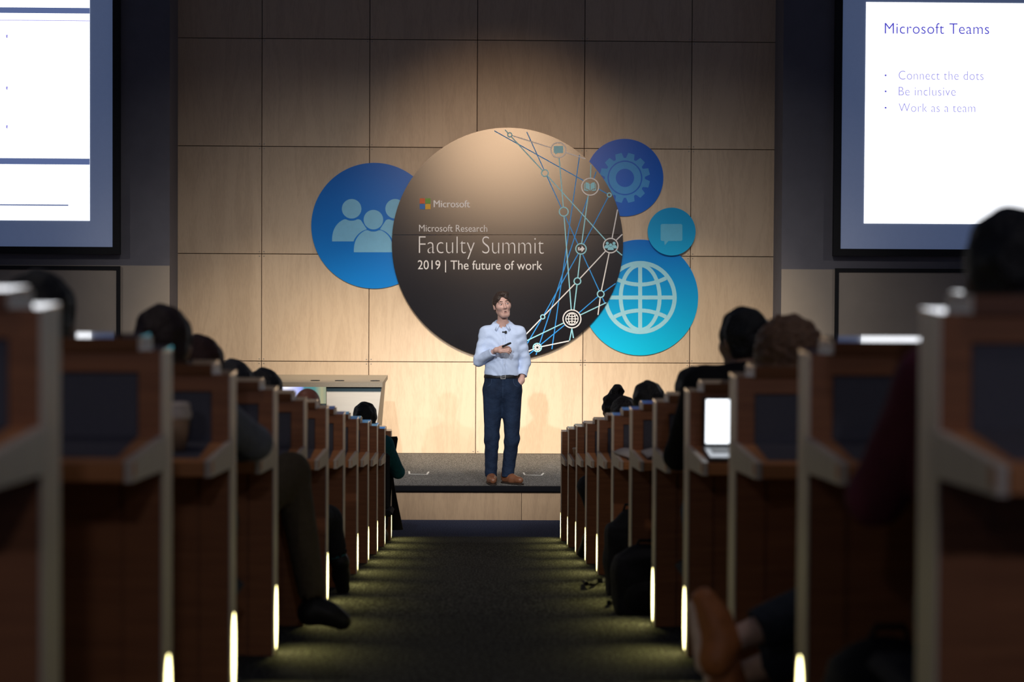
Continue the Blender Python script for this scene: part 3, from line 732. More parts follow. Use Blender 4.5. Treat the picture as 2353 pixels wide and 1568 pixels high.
def nets(xs, ys, zs_, V):
    S = V < 0; nx, ny, nz = V.shape
    cnt = np.zeros((nx - 1, ny - 1, nz - 1), int)
    for o in np.ndindex(2, 2, 2): cnt += S[o[0]:nx - 1 + o[0], o[1]:ny - 1 + o[1], o[2]:nz - 1 + o[2]]
    act = (cnt > 0) & (cnt < 8); ia = np.argwhere(act); vid = -np.ones(act.shape, int); vid[act] = np.arange(len(ia))
    acc = np.zeros((len(ia), 3)); num = np.zeros(len(ia))
    for ax in range(3):
        for o in np.ndindex(2, 2):
            o0 = np.array([0, 0, 0]); oth = [q for q in range(3) if q != ax]; o0[oth[0]], o0[oth[1]] = o; o1 = o0.copy(); o1[ax] = 1
            A = V[tuple((ia + o0).T)]; B = V[tuple((ia + o1).T)]; m = (A < 0) != (B < 0)
            t = np.where(m, A / np.where(np.abs(A - B) < 1e-12, 1, A - B), 0)
            pos = ia + o0; pos = pos.astype(float); pos[:, ax] += t
            acc[m] += pos[m]; num[m] += 1
    idx = acc / np.maximum(num, 1)[:, None]
    v = np.stack([np.interp(idx[:, 0], np.arange(nx), xs), np.interp(idx[:, 1], np.arange(ny), ys), np.interp(idx[:, 2], np.arange(nz), zs_)], 1)
    F = []
    for ax in range(3):
        b_, c_ = (ax + 1) % 3, (ax + 2) % 3
        sl0 = [slice(None)] * 3; sl1 = [slice(None)] * 3; sl0[ax] = slice(0, -1); sl1[ax] = slice(1, None)
        A = S[tuple(sl0)]; B = S[tuple(sl1)]; e = np.argwhere(A != B)
        n_ = V.shape; ok = (e[:, b_] > 0) & (e[:, c_] > 0) & (e[:, b_] < n_[b_] - 1) & (e[:, c_] < n_[c_] - 1); e = e[ok]
        ins = A[tuple(e.T)]; quad = []
        for db, dc in ((-1, -1), (0, -1), (0, 0), (-1, 0)):
            q = e.copy(); q[:, b_] += db; q[:, c_] += dc; quad.append(vid[tuple(q.T)])
        quad = np.stack(quad, 1); quad[~ins] = quad[~ins][:, ::-1]; F.append(quad)
    return v, np.concatenate(F)
def sdf_mesh(name, fn, lo, hi, h, material, parent, axes=None, smooth_it=0):
    if axes is None: axes = [np.arange(lo[i], hi[i] + h, h) for i in range(3)]
    G = np.stack(np.meshgrid(*axes, indexing='ij'), -1).reshape(-1, 3)
    shp = tuple(len(q) for q in axes); st_ = 4
    ci = [np.minimum(np.arange(0, n_ + st_ - 1, st_), n_ - 1) for n_ in shp]      # coarse pass, then only the points near the surface
    C3 = np.stack(np.meshgrid(*[axes[i][ci[i]] for i in range(3)], indexing='ij'), -1).reshape(-1, 3)
    VC = fn(C3).reshape([len(q) for q in ci])
    near = [np.clip(np.round(np.arange(n_) / st_).astype(int), 0, len(ci[i]) - 1) for i, n_ in enumerate(shp)]
    V = VC[np.ix_(*near)].reshape(-1)
    reach = 2.3 * max(float(np.diff(q).max()) for q in axes) * st_ * 0.87
    todo = np.abs(V) < reach
    V[todo] = np.concatenate([fn(c) for c in np.array_split(G[todo], max(1, int(todo.sum()) // 300000))])
    V = V.reshape(shp)
    V[0], V[-1], V[:, 0], V[:, -1], V[:, :, 0], V[:, :, -1] = [np.maximum(q, 1e-3) for q in (V[0], V[-1], V[:, 0], V[:, -1], V[:, :, 0], V[:, :, -1])]
    v, f = nets(*axes, V)
    me = bpy.data.meshes.new(name); me.from_pydata(v.tolist(), [], f.tolist()); me.update()
    return link_mesh(name, me, material, parent, True)

def frame(yaw_, pitch_=0, roll_=0, back=False):
    """columns: right, forward, up.  yaw 0 looks to the stage (+y); roll > 0 leans the crown to the figure's right"""
    R = Matrix.Rotation(-yaw_, 3, 'Z') @ Matrix.Rotation(-pitch_, 3, 'X') @ Matrix.Rotation(roll_, 3, 'Y')
    return np.array(R)
def head_prims(c, R, k=1.0, thin=0.0):
    t = lambda x, y, z: np.asarray(c) + R @ (np.array([x, y, z]) * k)
    e = lambda p, r, kk: ('e', t(*p), np.array(r) * k - thin, kk * k, R)
    cc = lambda a, b, ra, rb, kk: ('c', t(*a), t(*b), ra * k, rb * k, kk * k)
    return [e((0, -.012, .030), (.076, .097, .088), 0), e((0, .022, -.045), (.055, .070, .076), .05), cc((-.018, .062, -.098), (.018, .062, -.098), .020, .020, .03),
            cc((-.041, .000, -.062), (-.020, .055, -.095), .022, .018, .03), cc((.041, .000, -.062), (.020, .055, -.095), .022, .018, .03),
            cc((-.036, .080, .026), (.036, .080, .026), .011, .011, .02), cc((-.046, .055, -.016), (-.030, .072, -.022), .022, .018, .03), cc((.046, .055, -.016), (.030, .072, -.022), .022, .018, .03),
            cc((0, .090, .016), (0, .109, -.026), .0075, .0125, .012), cc((-.010, .096, -.030), (.010, .096, -.030), .010, .010, .008),
            cc((-.018, .080, -.060), (.018, .080, -.060), .008, .008, .014), cc((-.014, .079, -.073), (.014, .079, -.073), .008, .008, .014),
            e((-.079, -.010, -.006), (.010, .020, .033), .010), e((.079, -.010, -.006), (.010, .020, .033), .010)]
def head_cut(P_, c, R, d, k=1.0):
    t = lambda x, y, z: np.asarray(c) + R @ (np.array([x, y, z]) * k)
    for sg in (-1, 1): d = smax(d, -el(P_, t(sg * .032, .101, .008), np.array((.017, .016, .012)) * k, R), .012 * k)
    return smax(d, -el(P_, t(0, .100, -.0665), np.array((.017, .014, .0022)) * k, R), .004 * k)
def hair_fn(c, R, style='short', k=1.0, seed=0):
    t = lambda x, y, z: np.asarray(c) + R @ (np.array([x, y, z]) * k)
    def fn(P_):
        q = (P_ - np.asarray(c)) @ R / k
        wob = 0.004 * np.sin(q[:, 0] * 70 + seed) * np.sin(q[:, 2] * 80 + seed * 2) + 0.003 * np.sin(q[:, 1] * 95 + q[:, 0] * 60)
        grow = {'short': .012, 'crop': .007, 'bald': .003, 'long': .018, 'bun': .012, 'curly': .034, 'side': .009}[style]
        d = el(P_, t(0, -.014, .032), (np.array([.076, .097, .088]) + grow) * k, R)
        if style == 'curly':
            wob = 0.010 * np.sin(q[:, 0] * 110 + 3 * np.sin(q[:, 2] * 40)) * np.sin(q[:, 2] * 105 + 2 * np.sin(q[:, 1] * 50)) * np.sin(q[:, 1] * 90 + 1)
        if style in ('short', 'side', 'crop'):
            d = smin(d, el(P_, t(0, -.045, -.02), np.array((.070, .062, .075)) * k, R), .03 * k)
            d = np.maximum(d, -(q[:, 2] + .062) * k)
        if style == 'bald':
            d = smin(d, el(P_, t(0, -.040, -.02), np.array((.080, .070, .055)) * k, R), .01 * k); d = np.maximum(d, (q[:, 2] - .030 + q[:, 1] * .3) * k); d = np.maximum(d, -(q[:, 2] + .06) * k)
        if style == 'long':
            d = smin(d, el(P_, t(0, -.055, -.10), np.array((.085, .055, .16)) * k, R), .05 * k)
        if style == 'bun':
            d = smin(d, el(P_, t(0, -.045, -.02), np.array((.072, .062, .08)) * k, R), .03 * k)
            d = smin(d, el(P_, t(.01, -.035, .150), np.array((.045, .045, .040)) * k, R), .02 * k); wob = wob * 2.2
        if style == 'side':
            d = smin(d, el(P_, t(-.012, .030, .104), np.array((.058, .055, .022)) * k, R), .03 * k)
        if style != 'bald':
            d = smax(d, -el(P_, t(0, .125, -.035), (np.array((.071, .086, .124)) if style == 'side' else np.array((.066, .078, .112))) * k, R), .012 * k)
            d = smax(d, -el(P_, t(0, .060, -.075), np.array((.10, .055, .06)) * k, R), .012 * k)
        return d + wob * k
    return fn
HB = lambda c, e=0.20: (np.asarray(c) - e, np.asarray(c) + e)

_mc = {}
def cloth(col, rough=0.85, bump=0.5, bs=26):
    key = (tuple(col), rough, bump)
    if key not in _mc: _mc[key] = mat('cloth', col, rough, 0.25, 0.18, (40, 40, 40), bump, bs)
    return _mc[key]
def skin(col):
    key = ('skin', tuple(col))
    if key not in _mc: _mc[key] = mat('skin', col, 0.5, 0.4, 0.10, (25, 25, 25), 0.05, 120)
    return _mc[key]
def hairm(col):
    key = ('hair', tuple(col))
    if key not in _mc: _mc[key] = mat('hair', col, 0.55, 0.45, 0.5, (160, 160, 30), 0.6, 90)
    return _mc[key]

def hand_prims(w, d, up, k=1.0, curl=0.5, side=1):
    """palm and five fingers from wrist w along d; up = back of the hand; side picks the thumb's side"""
    w = np.asarray(w, float); d = np.asarray(d, float); d /= np.linalg.norm(d); up = np.asarray(up, float); up -= d * (up @ d); up /= np.linalg.norm(up)
    s = np.cross(d, up) * side; o = []
    pc = w + d * .045 * k
    o.append(('c', w, w + d * .03 * k, .026 * k, .030 * k, .02)); o.append(('c', pc - s * .022 * k, pc + s * .022 * k + d * .01 * k, .020 * k, .019 * k, .02))
    o.append(('c', w + d * .075 * k - s * .028 * k, w + d * .082 * k + s * .026 * k, .013 * k, .014 * k, .02))
    for i, ln in enumerate((.068, .080, .074, .058)):
        b0 = w + d * .085 * k + s * (.030 - .020 * i) * k
        p = b0; ang = 0
        for j, fr in enumerate((.45, .32, .23)):
            ang += curl * (0.7 + 0.35 * j); nd = d * math.cos(ang) - up * math.sin(ang); q = p + nd * ln * fr * k
            o.append(('c', p, q, (.0100 - .0012 * j) * k, (.0092 - .0012 * j) * k, .004)); p = q
    tb = w + d * .03 * k + s * .028 * k; t1 = tb + (d * .6 + s * .6 - up * .35) * .045 * k; t2 = t1 + (d * .95 + s * .05 - up * .25) * .032 * k
    o += [('c', tb, t1, .014 * k, .011 * k, .010), ('c', t1, t2, .011 * k, .0085 * k, .004)]
    return o

def seated(label, base, k, Xh, Yh, Hh, top, legs=(0.02, 0.02, 0.025), skinc=(0.30, 0.17, 0.11), hairc=(0.01, 0.009, 0.008), style='short', yaw_=0.0,
           pitch_=0.08, roll_=0.0, arms=None, legpose=None, shoe=(0.012, 0.011, 0.010), sock=None, head_dx=0.0, h=0.014, glasses=False, sole=None, cuff=.055, drop=.315):
    """figure on a chair; local frame: floor of its row at z = 0, hip above the origin, stage towards +y"""
    z0 = ROWZ[k]; root = empty('person', (Xh, Yh, z0), label, 'person')
    hc = np.array([head_dx, 0.06, Hh - 0.118]); R = frame(yaw_, pitch_, roll_)
    sz = Hh - drop; hipz = 0.45
    arms = arms or [((-.205, .05, sz - .27), (-.10, .28, .60)), ((.205, .05, sz - .27), (.10, .28, .60))]
    legpose = legpose or [((-.11, .44, .50), (-.12, .40, .10), (-.13, .56, .035)), ((.11, .44, .50), (.12, .40, .10), (.13, .56, .035))]
    nb = np.array([head_dx * .6, 0.0, sz + .055])
    torso = lambda g_: [('e', (0, -.01, hipz + .04), (.165 + g_, .125 + g_, .12 + g_), 0), ('e', (0, .02, (hipz + sz) / 2), (.150 + g_, .110 + g_, .20 + g_), .10),
                        ('e', (0, .0, sz - .11), (.165 + g_, .110 + g_, .16 + g_), .08), ('c', (-.145, -.01, sz), (.145, -.01, sz), .060 + g_, .060 + g_, .08)]
    def arm(i, g_):
        sg = (-1, 1)[i]; e_, w_ = arms[i]
        return [('c', (sg * .165, -.01, sz - .005), e_, .058 + g_, .046 + g_, .05), ('c', e_, w_, .046 + g_, .032 + g_, .02)]
    def leg(i, g_):
        sg = (-1, 1)[i]; kn, an, to = legpose[i]
        return [('c', (sg * .085, .02, hipz), kn, .088 + g_, .062 + g_, .05), ('c', kn, an, .062 + g_, .042 + g_, .03)]
    full = torso(-.010) + arm(0, -.008) + arm(1, -.008) + leg(0, -.010) + leg(1, -.010) + [('c', nb, hc + R @ np.array([0, -.02, -.05]), .054, .052, .03)]
    for i in (0, 1):
        e_, w_ = np.array(arms[i][0]), np.array(arms[i][1]); dirn = (w_ - e_) / np.linalg.norm(w_ - e_) + np.array([0, .3, -.1])
        full += hand_prims(w_, dirn, (0, 0, 1), 1.0, 0.35, (1, -1)[i])
    hp = head_prims(hc, R)
    def body(P_):
        return head_cut(P_, hc, R, smin(union(P_, full), union(P_, hp), .015))
    pts = np.array([hc + .15, hc - .15] + [np.array(q) for a in arms for q in a] + [np.array(q) for l in legpose for q in l] + [np.array([.24, .15, 0.02]), np.array([-.24, -.16, 0.02])])
    lo, hi = pts.min(0) - .13, pts.max(0) + .13; lo[2] = max(lo[2], -.02)
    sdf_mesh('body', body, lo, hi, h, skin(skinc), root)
    tp = torso(.010) + arm(0, .008) + arm(1, .008)
    wr = [np.array(a[1]) for a in arms]
    def shirt(P_):
        d = union(P_, tp); d = smin(d, rc(P_, nb - [0, 0, .03], nb + [0, .0, .012], .072, .060), .03)
        for w_ in wr: d = np.maximum(d, .030 - np.linalg.norm(P_ - w_, axis=1))
        d = np.maximum(d, -(P_[:, 2] - hipz + .02 + P_[:, 1] * .0))
        return np.maximum(d, (P_[:, 2] - (sz + .080 - .25 * P_[:, 1])))
    sdf_mesh('top', shirt, lo, hi, h, cloth(top), root)
    lp = [('e', (0, -.01, hipz + .01), (.170, .130, .115), 0)] + leg(0, .010) + leg(1, .010)
    ank = [np.array(l[1]) for l in legpose]
    def pants(P_):
        d = union(P_, lp)
        for a_ in ank: d = np.maximum(d, cuff - np.linalg.norm(P_ - a_, axis=1))
        return smax(d, -el(P_, (0, -.02, hipz + .34), (.30, .26, .26)), .01)
    sdf_mesh('trousers', pants, lo, hi, h, cloth(legs), root)
    for i in (0, 1):
        kn, an, to = [np.array(q) for q in legpose[i]]; ft = to - an; ftn = ft / np.linalg.norm(ft); heel = an - ftn * .03 - (an - kn) / np.linalg.norm(an - kn) * -.045
        f = lambda P_: union(P_, [('c', heel, an + (to - an) * .55, .040, .040, 0), ('c', an + (to - an) * .5, to, .042, .036, .03), ('c', an, heel, .046, .042, .03)])
        so = sdf_mesh('shoe', f, np.minimum(heel, np.minimum(an, to)) - .08, np.maximum(heel, np.maximum(an, to)) + .08, .010, cloth(shoe, .5, .1), root)
        if sole:
            nrm = np.cross(ftn, [0, 1, 0]); nrm /= np.linalg.norm(nrm); nrm *= 1 if nrm @ (heel - an) > 0 else -1
            o2 = nrm * .036
            sdf_mesh('sole', lambda P_: union(P_, [('c', heel + o2, to + o2 * .8, .022, .020, 0)]), np.minimum(heel, to) - .1, np.maximum(heel, to) + .1, .009, cloth(sole, .7, .1), root)
        if sock:
            sd = (an - kn) / np.linalg.norm(an - kn)
            sdf_mesh('sock', lambda P_: rc(P_, an - sd * .045, an + sd * .03, .045, .046), an - .12, an + .12, .010, cloth(sock), root)
    e = .26 if style == 'long' else .22
    sdf_mesh('hair', hair_fn(hc, R, style, 1.0, Xh * 3), hc - e, hc + e, .0075, hairm(hairc), root)
    if glasses:
        gm = MB(); T = lambda x, y, z: tuple(hc + R @ np.array([x, y, z]))
        for sg in (-1, 1):
            gm.tube([T(sg * .084, -.01, .012), T(sg * .080, .05, .014), T(sg * .070, .108, .014)], .0022, 6)
            gm.tube([T(sg * .036 + .026 * math.cos(q), .112, .004 + .019 * math.sin(q)) for q in np.linspace(0, 6.283, 17)], .002, 5)
        gm.tube([T(-.010, .114, .008), T(.010, .114, .008)], .002, 5)
        gm.build('glasses', M['black'], root)
    return root

# chair: one built, the rest copied
M['chairfab'] = mat('charcoal_upholstery', (0.03, 0.03, 0.035), 0.9, 0.2, 0.3, (80, 80, 80), 0.2, 200)
def make_chair():
    root = empty('office_chair', (0, 0, 0), 'dark office chair', 'chair', 'chairs under the seated audience')
    MB().box(-.23, .23, -.13, .26, .29, .335, .02).build('seat', M['chairfab'], root)
    MB().box(-.21, .21, -.20, -.155, .36, .80, .02).build('backrest', M['chairfab'], root)
    MB().box(-.03, .03, -.21, -.15, .26, .40, .006).build('back_bracket', M['black'], root)
    MB().lathe([(.03, .05), (.03, .27), (.09, .28), (.09, .29)], (0, .05, 0), 14).build('column', M['black'], root)
    for i in range(5):
        t = 2 * math.pi * i / 5 + .3
        MB().tube([(0, .05, .07), (.22 * math.cos(t), .05 + .22 * math.sin(t), .045)], .018, 6).build('foot', M['black'], root)
        MB().lathe([(.012, -.022), (.022, -.01), (.022, .01), (.012, .022)], (.22 * math.cos(t), .05 + .22 * math.sin(t), .024), 10).build('caster', M['black'], root)
    return root
chair0 = None
def chair(x, y, z, label):
    global chair0
    if chair0 is None:
        chair0 = make_chair(); r = chair0
    else:
        r = chair0.copy(); COL.objects.link(r)
        for ch in chair0.children:
            c = ch.copy(); COL.objects.link(c); c.parent = r
    r.location = (x, y, z); r['label'] = label
    return r

def audience(label, px, py, k, short, **kw):
    Yh = ROWY[k - 1] + 0.54; hp = PX(px, py, Yh + 0.06)
    style = kw.get('style', 'short'); grow = {'short': .010, 'curly': .034, 'bun': .075, 'long': .016, 'bald': .0, 'crop': .006, 'side': .01}[style]
    Hh = hp.z - ROWZ[k] - grow
    r = seated(label, None, k, hp.x - kw.get('head_dx', 0), Yh, Hh, **kw)
    chair(hp.x - kw.get('head_dx', 0), Yh, ROWZ[k], 'dark office chair under ' + short)
    return r
def lp(k, X, pts):      # limb points: px, py, Y given -> local coordinates of a figure at X
    pass

def local(px, py, Y, X, Yb, k):
    q = PX(px, py, Y); return (q.x - X, Y - Yb, q.z - ROWZ[k])

# left of the aisle
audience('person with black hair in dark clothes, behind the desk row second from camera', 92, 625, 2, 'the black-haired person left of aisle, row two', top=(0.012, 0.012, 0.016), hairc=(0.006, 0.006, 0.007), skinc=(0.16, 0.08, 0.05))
Xp = PX(376, 703, ROWY[2] + .6).x; Yp = ROWY[2] + .54
audience('person in grey sweater with brown hair leaning an elbow out, beside the coffee cup row', 376, 703, 3, 'the person in grey sweater', top=(0.16, 0.17, 0.20), hairc=(0.030, 0.012, 0.008),
         arms=[((-.21, .05, .60), (-.10, .28, .60)), (local(585, 1018, Yp + .15, Xp, Yp, 3), local(548, 1035, Yp + .42, Xp, Yp, 3))], legs=(0.030, 0.032, 0.034))
Xp = PX(460, 772, ROWY[3] + .6).x; Yp = ROWY[3] + .54
audience('person with auburn hair stretching a khaki trouser leg into the aisle', 460, 772, 4, 'the person in khaki trousers', top=(0.05, 0.05, 0.05), hairc=(0.060, 0.018, 0.010), legs=(0.09, 0.068, 0.040),
         legpose=[((-.11, .44, .50), (-.12, .40, .10), (-.13, .56, .035)), (local(668, 1085, Yp + .36, Xp, Yp, 4), local(722, 1392, Yp + .30, Xp, Yp, 4), local(786, 1428, Yp + .30, Xp, Yp, 4))])
audience('person with dark grey hair behind the sixth desk row, left of the aisle', 536, 828, 5, 'the grey-haired person left of aisle', top=(0.03, 0.03, 0.05), hairc=(0.020, 0.020, 0.026), head_dx=.08)
Xp = PX(608, 848, ROWY[5] + .6).x; Yp = ROWY[5] + .54
audience('person with black hair and teal socks, one dark trouser leg towards the aisle', 608, 848, 6, 'the person in teal socks', top=(0.015, 0.015, 0.02), hairc=(0.008, 0.008, 0.010), legs=(0.012, 0.012, 0.014), sock=(0.02, 0.16, 0.18),
         legpose=[((-.11, .44, .50), (-.12, .40, .10), (-.13, .56, .035)), (local(752, 1195, Yp + .38, Xp, Yp, 6), local(778, 1285, Yp + .42, Xp, Yp, 6), local(788, 1352, Yp + .50, Xp, Yp, 6))])
audience('balding person with reddish scalp and glasses, in front of the demo desk display', 708, 893, 8, 'the balding person', top=(0.10, 0.10, 0.12), hairc=(0.10, 0.09, 0.09), skinc=(0.36, 0.14, 0.09), style='bald', glasses=True, yaw_=0.25, head_dx=.06)
audience('person with black hair and teal sleeves in the row nearest the stage', 839, 925, 11, 'the person in teal sleeves', top=(0.010, 0.12, 0.15), hairc=(0.006, 0.006, 0.007), style='long',
         arms=[((-.21, .05, .60), (-.10, .28, .60)), ((.26, .18, .62), (.24, .42, .66))])
# right of the aisle
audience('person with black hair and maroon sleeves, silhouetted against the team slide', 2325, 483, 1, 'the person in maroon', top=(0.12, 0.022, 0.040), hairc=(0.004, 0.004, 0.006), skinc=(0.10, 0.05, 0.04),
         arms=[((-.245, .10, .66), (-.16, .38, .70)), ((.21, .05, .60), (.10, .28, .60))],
         legpose=[((-.01, .42, .50), (.0, .44, .10), (.0, .60, .035)), ((.15, .44, .50), (.16, .40, .10), (.17, .56, .035))])
audience('person with curly light brown hair, behind the laptop row', 1812, 725, 3, 'the curly-haired person', top=(0.03, 0.03, 0.035), hairc=(0.17, 0.085, 0.042), style='curly', head_dx=-.10)
Xp = PX(1710, 710, ROWY[3] + .6).x; Yp = ROWY[3] + .54
audience('black-haired person in black jacket looking towards the speaker, elbow at the aisle', 1708, 709, 4, 'the person in black jacket', top=(0.006, 0.006, 0.008), hairc=(0.005, 0.005, 0.006), yaw_=-0.45, drop=.275,
         arms=[(local(1560, 1048, Yp + .12, Xp, Yp, 4), local(1590, 1045, Yp + .38, Xp, Yp, 4)), ((.21, .05, .60), (.10, .28, .60))], legs=(0.03, 0.05, 0.09))
audience('person with short black hair, bowed behind the sixth desk row right of the aisle', 1597, 845, 5, 'the bowed person right of aisle', top=(0.01, 0.01, 0.012), hairc=(0.006, 0.006, 0.007), pitch_=0.3, head_dx=-.09, legpose=[((-.03, .44, .50), (-.02, .40, .10), (-.02, .56, .035)), ((.13, .44, .50), (.14, .40, .10), (.14, .56, .035))])
audience('person with black hair and thin glasses, against the bright plywood', 1492, 877, 7, 'the person in thin glasses', top=(0.015, 0.015, 0.02), hairc=(0.006, 0.006, 0.007), glasses=True, yaw_=0.35, head_dx=-.09)
Xp = PX(1435, 912, ROWY[8] + .6).x; Yp = ROWY[8] + .54
audience('person with long dark brown hair, just in front of the bun-haired person', 1435, 912, 9, 'the long-haired person', top=(0.012, 0.012, 0.015), hairc=(0.016, 0.010, 0.008), style='long',
         legpose=[(local(1352, 1118, Yp + .1, Xp, Yp, 9), local(1372, 1200, Yp + .2, Xp, Yp, 9), (-.26, .42, .05)), ((.11, .44, .50), (.12, .40, .10), (.13, .56, .035))])
audience('person with curly hair tied in a high bun, near the stage', 1412, 884, 10, 'the person with the bun', top=(0.010, 0.010, 0.014), hairc=(0.008, 0.007, 0.009), style='bun', yaw_=-0.3, head_dx=-.05)
Yp = ROWY[1] + .54; Xp = 1.36
hz = PX(2318, 640, Yp + .06)
seated('person in jeans and brown shoes with both feet stretched into the aisle', None, 2, Xp, Yp, hz.z - ROWZ[2], (0.02, 0.02, 0.025), (0.020, 0.026, 0.040), shoe=(0.34, 0.12, 0.04), sole=(0.60, 0.45, 0.38), cuff=.10, skinc=(0.50, 0.33, 0.26),
       legpose=[(local(1925, 1375, Yp + .30, Xp, Yp, 2), local(1668, 1478, Yp + .24, Xp, Yp, 2), local(1618, 1382, Yp + .26, Xp, Yp, 2)),
                (local(1960, 1460, Yp + .32, Xp, Yp, 2), local(1690, 1555, Yp + .40, Xp, Yp, 2), local(1640, 1500, Yp + .52, Xp, Yp, 2))])
chair(Xp, Yp, ROWZ[2], 'dark office chair under the person in jeans and brown shoes')

# ------------------------------------------------------------------ the speaker
SPX = PX(1153, 1112, 19.3); SY = 19.30
sp = empty('person', (SPX.x, SY, ZS), 'standing speaker in light blue shirt and dark jeans holding a clicker', 'person')
# local: x = world x, camera towards -y
zpx = lambda py: (1112.5 - py) / 237.05
xpx = lambda px: (px - 1153) / 237.05
Rh = np.array(Matrix.Rotation(math.radians(7), 3, 'Y')).T @ np.array(Matrix.Rotation(math.pi + math.radians(14), 3, 'Z'))
Rh = np.array(Matrix.Rotation(math.radians(-9), 3, 'Y')) @ np.array(Matrix.Rotation(math.pi + math.radians(13), 3, 'Z'))
hc = np.array([xpx(1151.5), -.045, zpx(701.5)]); HK = 1.0
shL, shR = np.array([-.160, .0, 1.468]), np.array([.160, .0, 1.468])
elL, wrL = np.array([-.228, -.03, 1.195]), np.array([-.062, -.235, 1.305])
elR, wrR = np.array([.222, .035, 1.185]), np.array([.185, -.050, 1.005])
kL, aL = np.array([-.100, -.03, .445]), np.array([-.106, .00, .085])
kR, aR = np.array([.096, -.035, .430]), np.array([.056, .00, .085])
def torso(g_):
    return [('e', (-.005, .0, 1.02), (.160 + g_, .112 + g_, .13 + g_), 0), ('e', (-.005, -.015, 1.14), (.152 + g_, .115 + g_, .17 + g_), .08), ('e', (0, -.005, 1.32), (.168 + g_, .112 + g_, .17 + g_), .08),
            ('c', shL, shR, .050 + g_, .050 + g_, .07), ('c', (-.05, .01, 1.535), (.05, .01, 1.535), .045 + g_, .045 + g_, .06)]
def arms_(g_):
    return [('c', shL + [0, 0, -.005], elL, .060 + g_, .050 + g_, .04), ('c', elL, wrL, .050 + g_, .034 + g_, .02), ('c', shR + [0, 0, -.005], elR, .060 + g_, .050 + g_, .04), ('c', elR, wrR, .050 + g_, .036 + g_, .02)]
def legs_(g_):
    return [('e', (0, .0, .93), (.172 + g_, .118 + g_, .15 + g_), .0), ('e', (-.004, .0, 1.03), (.166 + g_, .116 + g_, .13 + g_), .03), ('c', (-.088, -.005, .90), kL, .096 + g_, .064 + g_, .04), ('c', kL, aL, .064 + g_, .052 + g_, .03),
            ('c', (.090, -.005, .90), kR, .096 + g_, .064 + g_, .04), ('c', kR, aR, .064 + g_, .054 + g_, .03)]
hd = np.array([.055, -.03, .004])
handL = hand_prims(wrL, (.95, -.30, .10), (-.12, -.75, .65), 1.02, 0.55, -1)
handR = [('c', wrR, (.140, -.072, .945), .032, .026, .02)]
full = torso(-.012) + arms_(-.014) + legs_(-.012) + handL + handR + [('c', (0, .0, 1.50), hc + Rh @ np.array([0, -.015, -.06]), 0.052, .047, .04), ('c', aL, aL + [0, -.05, -.035], .036, .022, .02), ('c', aR, aR + [.03, -.05, -.035], .036, .022, .02)]
hprims = head_prims(hc, Rh, HK)
def sp_body(P_): return head_cut(P_, hc, Rh, smin(union(P_, full), union(P_, hprims), .015), HK)
def vax(segs):
    out = [segs[0][0]]
    for a, b, h in segs: n_ = max(1, int(round((b - a) / h))); out += list(a + (b - a) * (np.arange(n_) + 1) / n_)
    return np.array(out)
axs = [vax([(-.34, -.15, .008), (-.15, .13, .0042), (.13, .34, .008)]), vax([(-.42, -.0, .0045), (0, .20, .008)]), vax([(-.01, 1.22, .010), (1.22, 1.40, .0045), (1.40, 1.56, .007), (1.56, 1.90, .0038)])]
M['skin_sp'] = mat('speaker_skin', (0.62, 0.37, 0.30), 0.5, 0.4, 0.12, (30, 30, 30), 0.03, 160)
sdf_mesh('body', sp_body, None, None, None, M['skin_sp'], sp, axs)
M['shirt'] = mat('light_blue_shirt', (0.57, 0.67, 0.88), 0.75, 0.3, 0.10, (14, 14, 5), 0.45, 13)
tp = torso(.006) + arms_(.004)
def wrinkle(P_):
    return .0035 * np.sin(P_[:, 2] * 75 + 5 * np.sin(P_[:, 0] * 17) + P_[:, 0] * 40) * np.sin(P_[:, 0] * 23 + P_[:, 2] * 11 + 1)
def sp_shirt(P_):
    d = union(P_, tp) + wrinkle(P_)
    d = smax(d, -rc(P_, wrL - (wrL - elL) * .02, wrL + (wrL - elL) * .5, .055, .08), .006)
    d = smax(d, -rc(P_, wrR - (wrR - elR) * .08, wrR + (wrR - elR) * .6, .052, .08), .006)
    d = np.maximum(d, 1.055 + .005 * np.sin(P_[:, 0] * 30) - P_[:, 2] - np.where(np.abs(P_[:, 0] - .205) < .048, .09, 0))
    return np.maximum(d, P_[:, 2] - 1.565 - .4 * P_[:, 1])
sdf_mesh('shirt', sp_shirt, np.array([-.34, -.34, .95]), np.array([.34, .20, 1.62]), .0065, M['shirt'], sp)
# collar, placket, buttons, cuffs
def collar_part(sg):
    mb = MB(); th_c = np.linspace(0.0, 2.55, 14) if sg > 0 else -np.linspace(0.0, 2.55, 14)
    up, dn = [], []
    for t in th_c:
        a = abs(t) / 2.55; x = .074 * math.sin(t); y = .012 + .066 * math.cos(t)
        front_ = max(0, a - .55) / .45
        up.append((x * (1 - .25 * front_), y - .028 * front_, 1.602 - .036 * a - .022 * front_)); dn.append((x * (1.24 + .22 * front_), y - .014 * (1 - front_) * 0 - .042 * front_ + .006 * (1 - front_), 1.556 - .046 * a - .026 * front_))
    n_ = len(up); inn = [(x * .96, y * .96 + .001, z - .002) for x, y, z in up]; ind = [(x * .96, y * .96 + .002, z) for x, y, z in dn]
    V = up + dn + inn + ind; F = []
    for i in range(n_ - 1):
        F += [(i, i + 1, n_ + i + 1, n_ + i), (2 * n_ + i, 3 * n_ + i, 3 * n_ + i + 1, 2 * n_ + i + 1), (i, 2 * n_ + i, 2 * n_ + i + 1, i + 1), (n_ + i, n_ + i + 1, 3 * n_ + i + 1, 3 * n_ + i)]
    F += [(n_ - 1, 3 * n_ - 1, 4 * n_ - 1, 2 * n_ - 1)]
    return mb.add(V, F).build('collar', M['shirt'], sp, True)
collar_part(1); collar_part(-1)
